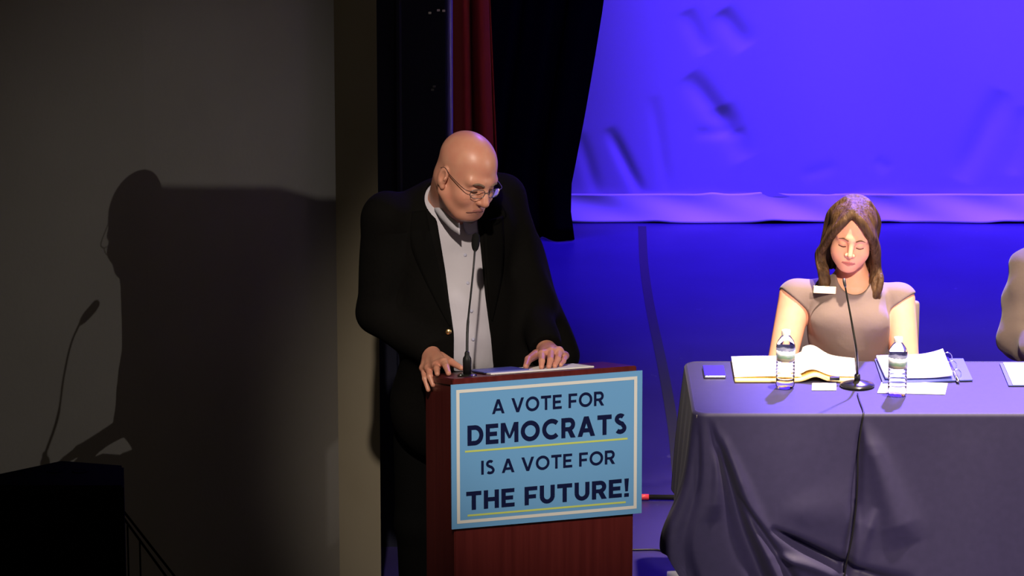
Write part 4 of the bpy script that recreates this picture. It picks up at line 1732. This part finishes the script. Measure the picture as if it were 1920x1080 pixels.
# earrings, brows, lashes
for s in (-1, 1):
    bm = bmesh.new()
    bmesh.ops.create_uvsphere(bm, u_segments=12, v_segments=8, radius=0.0052)
    bm.transform(Matrix.Translation(Vector(HW.p(s * 0.083, 0.012, -0.052))))
    obj('earring', bm, M_pearl, wom, True, world=True)
    bm = bmesh.new()
    tube(bm, spline([on_face(HW, wt, s * 0.013, 0.015, 0.0006), on_face(HW, wt, s * 0.030, 0.020, 0.0006), on_face(HW, wt, s * 0.049, 0.012, 0.0006)], 5), [0.0018] + [0.0026] * 6 + [0.002, 0.0016, 0.0012, 0.0008], 6)
    obj('eyebrow', bm, M_brow, wom, True, world=True)
    bm = bmesh.new()
    tube(bm, spline([on_face(HW, wt, s * 0.018, -0.0125, 0.0006), on_face(HW, wt, s * 0.032, -0.0155, 0.0010), on_face(HW, wt, s * 0.046, -0.0120, 0.0006)], 5), 0.0016, 6)
    obj('eyelash', bm, M_lash, wom, True, world=True)

bm = bmesh.new()
tube(bm, spline([on_face(HW, wt, x, z, 0.0002) for x, z in ((-0.026, -0.0722), (-0.012, -0.0712), (0.0, -0.0720), (0.012, -0.0712), (0.026, -0.0722))], 5),
     [0.0006] + [0.0012] * 18 + [0.0009, 0.0006], 6)
obj('mouth', bm, mat('lip_line', (0.30, 0.075, 0.06), 0.7), wom, True, world=True)['label'] = 'dark line of the closed mouth'

# hair: a shell over the skull and many locks
Fh = Field((0.98, 13.22, 0.88), (1.46, 13.74, 1.32), 0.0032)
Fh.add(HW.ell((0, -0.020, 0.040), (0.088, 0.106, 0.093)), 0.01)
Fh.add(HW.ell((0, -0.070, -0.040), (0.085, 0.062, 0.090)), 0.03)
Fh.sub(HW.ell((-0.006, 0.105, -0.030), (0.062, 0.082, 0.132)), 0.006)
lr = random.Random(4)
part = np.array([-0.012, 0.045, 0.128])


paths = []


def lock(pts, r0, r1, k=0.009):
    ps = spline([HW.p(*q) for q in pts], 5)
    paths.append((ps, r0, r1))
    n = len(ps)
    for i in range(n - 1):
        ra = r0 + (r1 - r0) * i / n
        rb = r0 + (r1 - r0) * (i + 1) / n
        Fh.add(cap(ps[i], ps[i + 1], ra, rb), k)


for i in range(9):                                    # fringe swept across the forehead to the person's left
    t = i / 8
    j = lambda a: lr.uniform(-a, a)
    lock([(part[0] + j(.004), 0.060 - 0.09 * t, 0.118 - 0.012 * abs(t - .4)), (0.028 + j(.004), 0.082 - 0.09 * t, 0.088), (0.060 + j(.003), 0.076 - 0.085 * t, 0.044 + j(.004)),
          (0.080 + j(.003), 0.046 - 0.06 * t, 0.000), (0.097 + j(.006), 0.022 - 0.05 * t, -0.060), (0.106 + j(.010), 0.006 - 0.04 * t, -0.115), (0.120 + j(.018), 0.050 - 0.03 * t, -0.165 - j(.02)), (0.112 + j(.026), 0.080 - 0.03 * t, -0.215 - lr.uniform(0, .025))],
         0.0135, 0.0085)
for i in range(9):
    t = i / 8
    j = lambda a: lr.uniform(-a, a)
    lock([(part[0] - 0.004 + j(.003), 0.058 - 0.09 * t, 0.119 - 0.012 * abs(t - .4)), (-0.040 + j(.003), 0.080 - 0.09 * t, 0.082), (-0.062 + j(.003), 0.068 - 0.08 * t, 0.036 + j(.004)),
          (-0.079 + j(.003), 0.040 - 0.06 * t, -0.010), (-0.090 + j(.006), 0.014 - 0.05 * t, -0.062), (-0.098 + j(.008), 0.004 - 0.04 * t, -0.110), (-0.080 + j(.010), 0.048 - 0.03 * t, -0.150), (-0.064 + j(.016), 0.074 - 0.03 * t, -0.180 - lr.uniform(0, .015))],
         0.0125, 0.0085)
for i in range(12):
    a = math.pi * (0.10 + 0.80 * i / 11)
    x, y = 0.092 * math.cos(a), -0.025 - 0.085 * math.sin(a)
    lock([(x * .45, y * .6, 0.115), (x * .95, y, 0.05), (x * 1.02, y * 1.05, -0.03), (x * 1.05, y * 0.95, -0.10), (x * 1.0, y * 0.8, -0.165 - lr.uniform(0, .02))], 0.016, 0.008)
hair = link('hair', Fh.mesh('hair'), M_hair, wom, True, world=True)
del Fh
bm = bmesh.new()
for ps, r0, r1 in paths:                              # fine strands that break up the surface and the outline
    for q in range(9):
        a = lr.uniform(0, 2 * math.pi)
        dirv = np.array([math.cos(a), -abs(math.sin(a)) * 0.8, 0.25 * math.sin(a)])
        amp = lr.uniform(0.75, 1.12)
        ph_, wv = lr.uniform(0, 6), lr.uniform(0.0, 0.003)
        n = len(ps)
        pts = [p + dirv * ((r0 + (r1 - r0) * i / n) * amp + wv * math.sin(ph_ + i * 0.35)) for i, p in enumerate(ps[4:], 4)]
        tube(bm, pts[::2] + [pts[-1]], [0.0013] * len(pts[::2]) + [0.0004], 4, False)
tag(obj('hair_strands', bm, M_hair, wom, True, world=True), kind='stuff')


# ------------------------------------------------------------------ chairs
def chair(cx, cy, label):
    r = empty('chair', (cx, cy, 0))
    tag(r, label, 'chair', 'chairs behind the table')
    bm = bmesh.new()
    box(bm, (-0.23, -0.22, 0.43), (0.23, 0.22, 0.475), 0.02)
    smooth_by_angle(obj('seat', bm, M_chair, r), 50)
    bm = bmesh.new()
    box(bm, (-0.245, 0.245, 0.52), (0.245, 0.275, 0.80), 0.012)
    smooth_by_angle(obj('backrest', bm, M_chair, r), 50)
    for sx in (-1, 1):
        for sy, hh in ((-1, 0.43), (1, 0.74)):
            bm = bmesh.new()
            tube(bm, [(sx * 0.225, sy * 0.24, 0.0), (sx * 0.215, sy * 0.232, hh)], 0.011, 12)
            obj('leg', bm, M_steel, r, True)
    return r


chair(1.255, 13.66, 'taupe padded chair the woman sits on, mostly hidden behind her')

# ------------------------------------------------------------------ the man cut by the right frame edge
HB = Frame(W(2035, 408, 13.80), -8, 14, 0, 1.0)
bb = np.array([2.04, 13.66, 0.0])
nk = W(2030, 470, 13.95)
sR, sL = W(1930, 508, 13.94), W(2130, 508, 13.94)
eR, eL = W(1905, 640, 13.84), W(2165, 640, 13.84)
hR, hL = W(2000, 674, 13.52), W(2080, 676, 13.52)
Fb = Field((1.62, 13.08, 0.30), (2.46, 14.06, 1.34), 0.0045)
sculpt_head(Fb, HB, True)
Fb.add(cap(HB.p(0, -0.03, -0.05), nk, 0.055, 0.06), 0.03)
Fb.add(cap(nk, sR, 0.05, 0.045), 0.04)
Fb.add(cap(nk, sL, 0.05, 0.045), 0.04)
Fb.add(cap(nk, (2.04, 13.66, 0.55), 0.09, 0.12), 0.04)
for a, b, c in ((sR, eR, hR), (sL, eL, hL)):
    Fb.add(cap(a, b, 0.046, 0.038), 0.02)
    Fb.add(cap(b, c, 0.038, 0.026), 0.02)
for s, hq in ((-1, hR), (1, hL)):
    kn = [hq + np.array([-s * (0.035 - 0.021 * k) , -0.060, 0.0]) for k in range(4)]
    fg = [[(p, 0.010), (p + np.array([-s * 0.008, -0.036, 0.002]), 0.009), (p + np.array([-s * 0.014, -0.062 + 0.004 * k, -0.010]), 0.0075)] for k, p in enumerate(kn)]
    th = [(hq + np.array([-s * 0.02, -0.01, 0.0]), 0.013), (hq + np.array([-s * 0.045, -0.035, 0.0]), 0.011), (hq + np.array([-s * 0.055, -0.065, -0.004]), 0.0085)]
    hand(Fb, hq, kn, fg, th, 0.027)
me = Fb.mesh('person')
lip_slots(me, Fb, HB)
bro = link('person', me, [M_skin_man, M_lip_man], None, True, origin=tuple(bb), world=True)
tag(bro, 'person in a dark brown suit jacket seated at the table, cut by the frame', 'person')
Fb = Field((1.60, 13.12, 0.42), (2.48, 14.08, 1.22), 0.006)
ch = (nk + np.array([2.04, 13.66, 0.55])) / 2
Fb.add(ell(ch + np.array([0, 0, 0.04]), (0.205, 0.13, 0.26)), 0.04)
Fb.add(cap(ch, (2.04, 13.66, 0.56), 0.15, 0.165), 0.05)
for a, b, c in ((sR, eR, hR), (sL, eL, hL)):
    Fb.add(cap(nk + np.array([0, 0.02, -0.04]), a, 0.065, 0.070), 0.05)
    Fb.add(cap(a, b, 0.072, 0.062), 0.03)
    Fb.add(cap(b, b + (c - b) * 0.86, 0.060, 0.046), 0.02)
for s in (-1, 1):
    Fb.add(cap((2.04 + s * 0.09, 13.66, 0.53), (2.04 + s * 0.10, 13.30, 0.51), 0.095, 0.075), 0.04)
Fb.noise(0.0030, 38, 21)
Fb.sub(cap(nk + np.array([0, -0.12, -0.05]), nk + np.array([0, 0.0, 0.03]), 0.06, 0.062), 0.004)
link('jacket', Fb.mesh('jacket'), M_brown_suit, bro, True, world=True)
bm = bmesh.new()
bmesh.ops.create_uvsphere(bm, u_segments=24, v_segments=16, radius=1.0)
bm.transform(Matrix.Translation(nk + np.array([0, -0.02, -0.10])) @ Matrix.Diagonal((0.075, 0.10, 0.14, 1)))
obj('shirt', bm, M_shirt, bro, True, world=True)
Fb = Field((1.90, 13.60, 1.05), (2.22, 14.02, 1.34), 0.005)
Fb.add(HB.ell((0, -0.020, 0.045), (0.083, 0.103, 0.086)), 0.01)
Fb.sub(HB.ell((0, 0.10, -0.03), (0.075, 0.085, 0.085)), 0.006)
Fb.sub(rbox(HB.p(0, 0, -0.12), (0.2, 0.2, 0.10), 0.002, HB.M), 0.006)
link('hair', Fb.mesh('hair'), M_hair, bro, True, world=True)
del Fb
chair(2.11, 13.68, 'taupe padded chair under the person in the brown suit')

# ------------------------------------------------------------------ loudspeaker on its stand, stair rail
SZ0 = 1.03
f0, f1 = onz(-34, 911, SZ0), onz(232, 911, SZ0)
r1, rm, r0 = onz(232, 872, SZ0), onz(115, 863, SZ0), onz(-46, 897, SZ0)
out = [f0[:2], f1[:2], r1[:2], rm[:2], r0[:2]]
cx, cy = np.mean(out, 0)
spk = empty('loudspeaker', (cx, cy, SZ0 - 0.62))
tag(spk, 'black loudspeaker with two top grips before the shadowed wall', 'loudspeaker')
bm = bmesh.new()
prism(bm, out, SZ0 - 0.62, SZ0)
bmesh.ops.bevel(bm, geom=list(bm.edges), offset=0.006, segments=2, affect='EDGES')
cab = obj('cabinet', bm, M_speaker, spk, world=True)
bm = bmesh.new()
box(bm, (f0[0] + 0.02, f0[1] - 0.012, SZ0 - 0.60), (f1[0] - 0.02, f0[1] - 0.0005, SZ0 - 0.025), 0.004)
obj('grille', bm, M_grille, spk, world=True)
for px in (102, 150):
    c = onz(px, 884, SZ0)
    bm = bmesh.new()
    lathe(bm, [(0.0, 0.0015), (0.016, 0.0015), (0.021, 0.003), (0.023, 0.001)], 20)
    for v in bm.verts:
        v.co.x *= 1.0
        v.co.y *= 0.9
    bm.transform(Matrix.Translation(c))
    obj('grip', bm, M_grille, spk, True, world=True)
st = empty('speaker_stand', (cx, cy, -1.0))
tag(st, 'black tripod stand carrying the loudspeaker below the frame', 'stand')
bm = bmesh.new()
tube(bm, [(cx, cy, -0.75), (cx, cy, SZ0 - 0.622)], 0.018, 14)
obj('pole', bm, M_black, st, True, world=True)
for k in range(3):
    a = 2 * math.pi * k / 3 + 0.5
    bm = bmesh.new()
    tube(bm, [(cx, cy, -0.45), (cx + 0.36 * math.cos(a), cy + 0.36 * math.sin(a), -0.985)], 0.012, 10)
    obj('leg', bm, M_black, st, True, world=True)

hr = empty('stair_handrail', tuple(ony(262, 1040, 12.0)))
tag(hr, 'thin black stair handrail sloping down beside the loudspeaker', 'handrail')
for (a, b), (c, d), yy in (((225, 950), (352, 1112), 12.02), ((225, 962), (340, 1120), 11.90)):
    bm = bmesh.new()
    tube(bm, [ony(a, b, yy), ony((a + c) / 2, (b + d) / 2, yy), ony(c, d, yy)], 0.0042, 8)
    obj('rail', bm, M_speaker, hr, True, world=True)
for px, py, yy in ((239, 985, 11.95), (262, 1010, 11.95)):
    p = ony(px, py, yy)
    bm = bmesh.new()
    tube(bm, [(p[0], yy, -0.96), (p[0], yy, p[2])], 0.0030, 8)
    obj('baluster', bm, M_speaker, hr, True, world=True)

# ------------------------------------------------------------------ added shadow rack beyond the right frame edge, shaping the side light on the left wall
LS = np.array([4.76, 9.90, 2.84])
XR_ = 2.40


def blocker_point(px, py):
    """where the light ray to a point of the left wall crosses the plane x = XR_"""
    r = ray(px, py)
    t = (yc - 1.15 * xc) / (r[1] - 1.15 * r[0])
    p = np.array([r[0] * t, r[1] * t, CAMZ + r[2] * t])
    f = (LS[0] - XR_) / (LS[0] - p[0])
    return LS + (p - LS) * f


ra, rb, rc_ = blocker_point(350, 374), blocker_point(607, 374), blocker_point(660, 374)
zd, ze = blocker_point(630, 832)[2], blocker_point(630, 1028)[2]
rk = empty('shadow_blocker', (XR_, float(ra[1]), 0.0))
tag(rk, 'added tall shadow-casting rack standing beyond the right end of the table front', 'blocker')


def yz_slab(pts, x0, x1):
    bm = bmesh.new()
    A_ = [bm.verts.new((x0, p[0], p[1])) for p in pts]
    B_ = [bm.verts.new((x1, p[0], p[1])) for p in pts]
    bm.faces.new(A_)
    bm.faces.new(B_[::-1])
    for k in range(len(pts)):
        k2 = (k + 1) % len(pts)
        bm.faces.new((A_[k], B_[k], B_[k2], A_[k2]))
    return bm


obj('case', yz_slab([(ra[1], 0.06), (rb[1], 0.06), (rb[1], rb[2]), (ra[1], ra[2])], XR_ - 0.20, XR_), M_black, rk, world=True)  # main slab of the added blocker, outlined by the wall shadow wanted
obj('blocker_flap', yz_slab([(rb[1] + 0.001, zd), (rc_[1], zd + 0.01), (rc_[1], rc_[2]), (rb[1] + 0.001, rb[2])], XR_ - 0.02, XR_), M_black, rk, world=True)
obj('blocker_flap', yz_slab([(rb[1] + 0.001, 0.06), (rc_[1], 0.06), (rc_[1], ze), (rb[1] + 0.001, ze)], XR_ - 0.02, XR_), M_black, rk, world=True)
for x in (XR_ - 0.16, XR_ - 0.04):
    for y in (ra[1] + 0.04, rb[1] - 0.04):
        bm = bmesh.new()
        lathe(bm, [(0, 0.0), (0.025, 0.0), (0.025, 0.06), (0, 0.06)], 14, (x, y, 0))
        obj('blocker_foot', bm, M_black, rk, world=True)
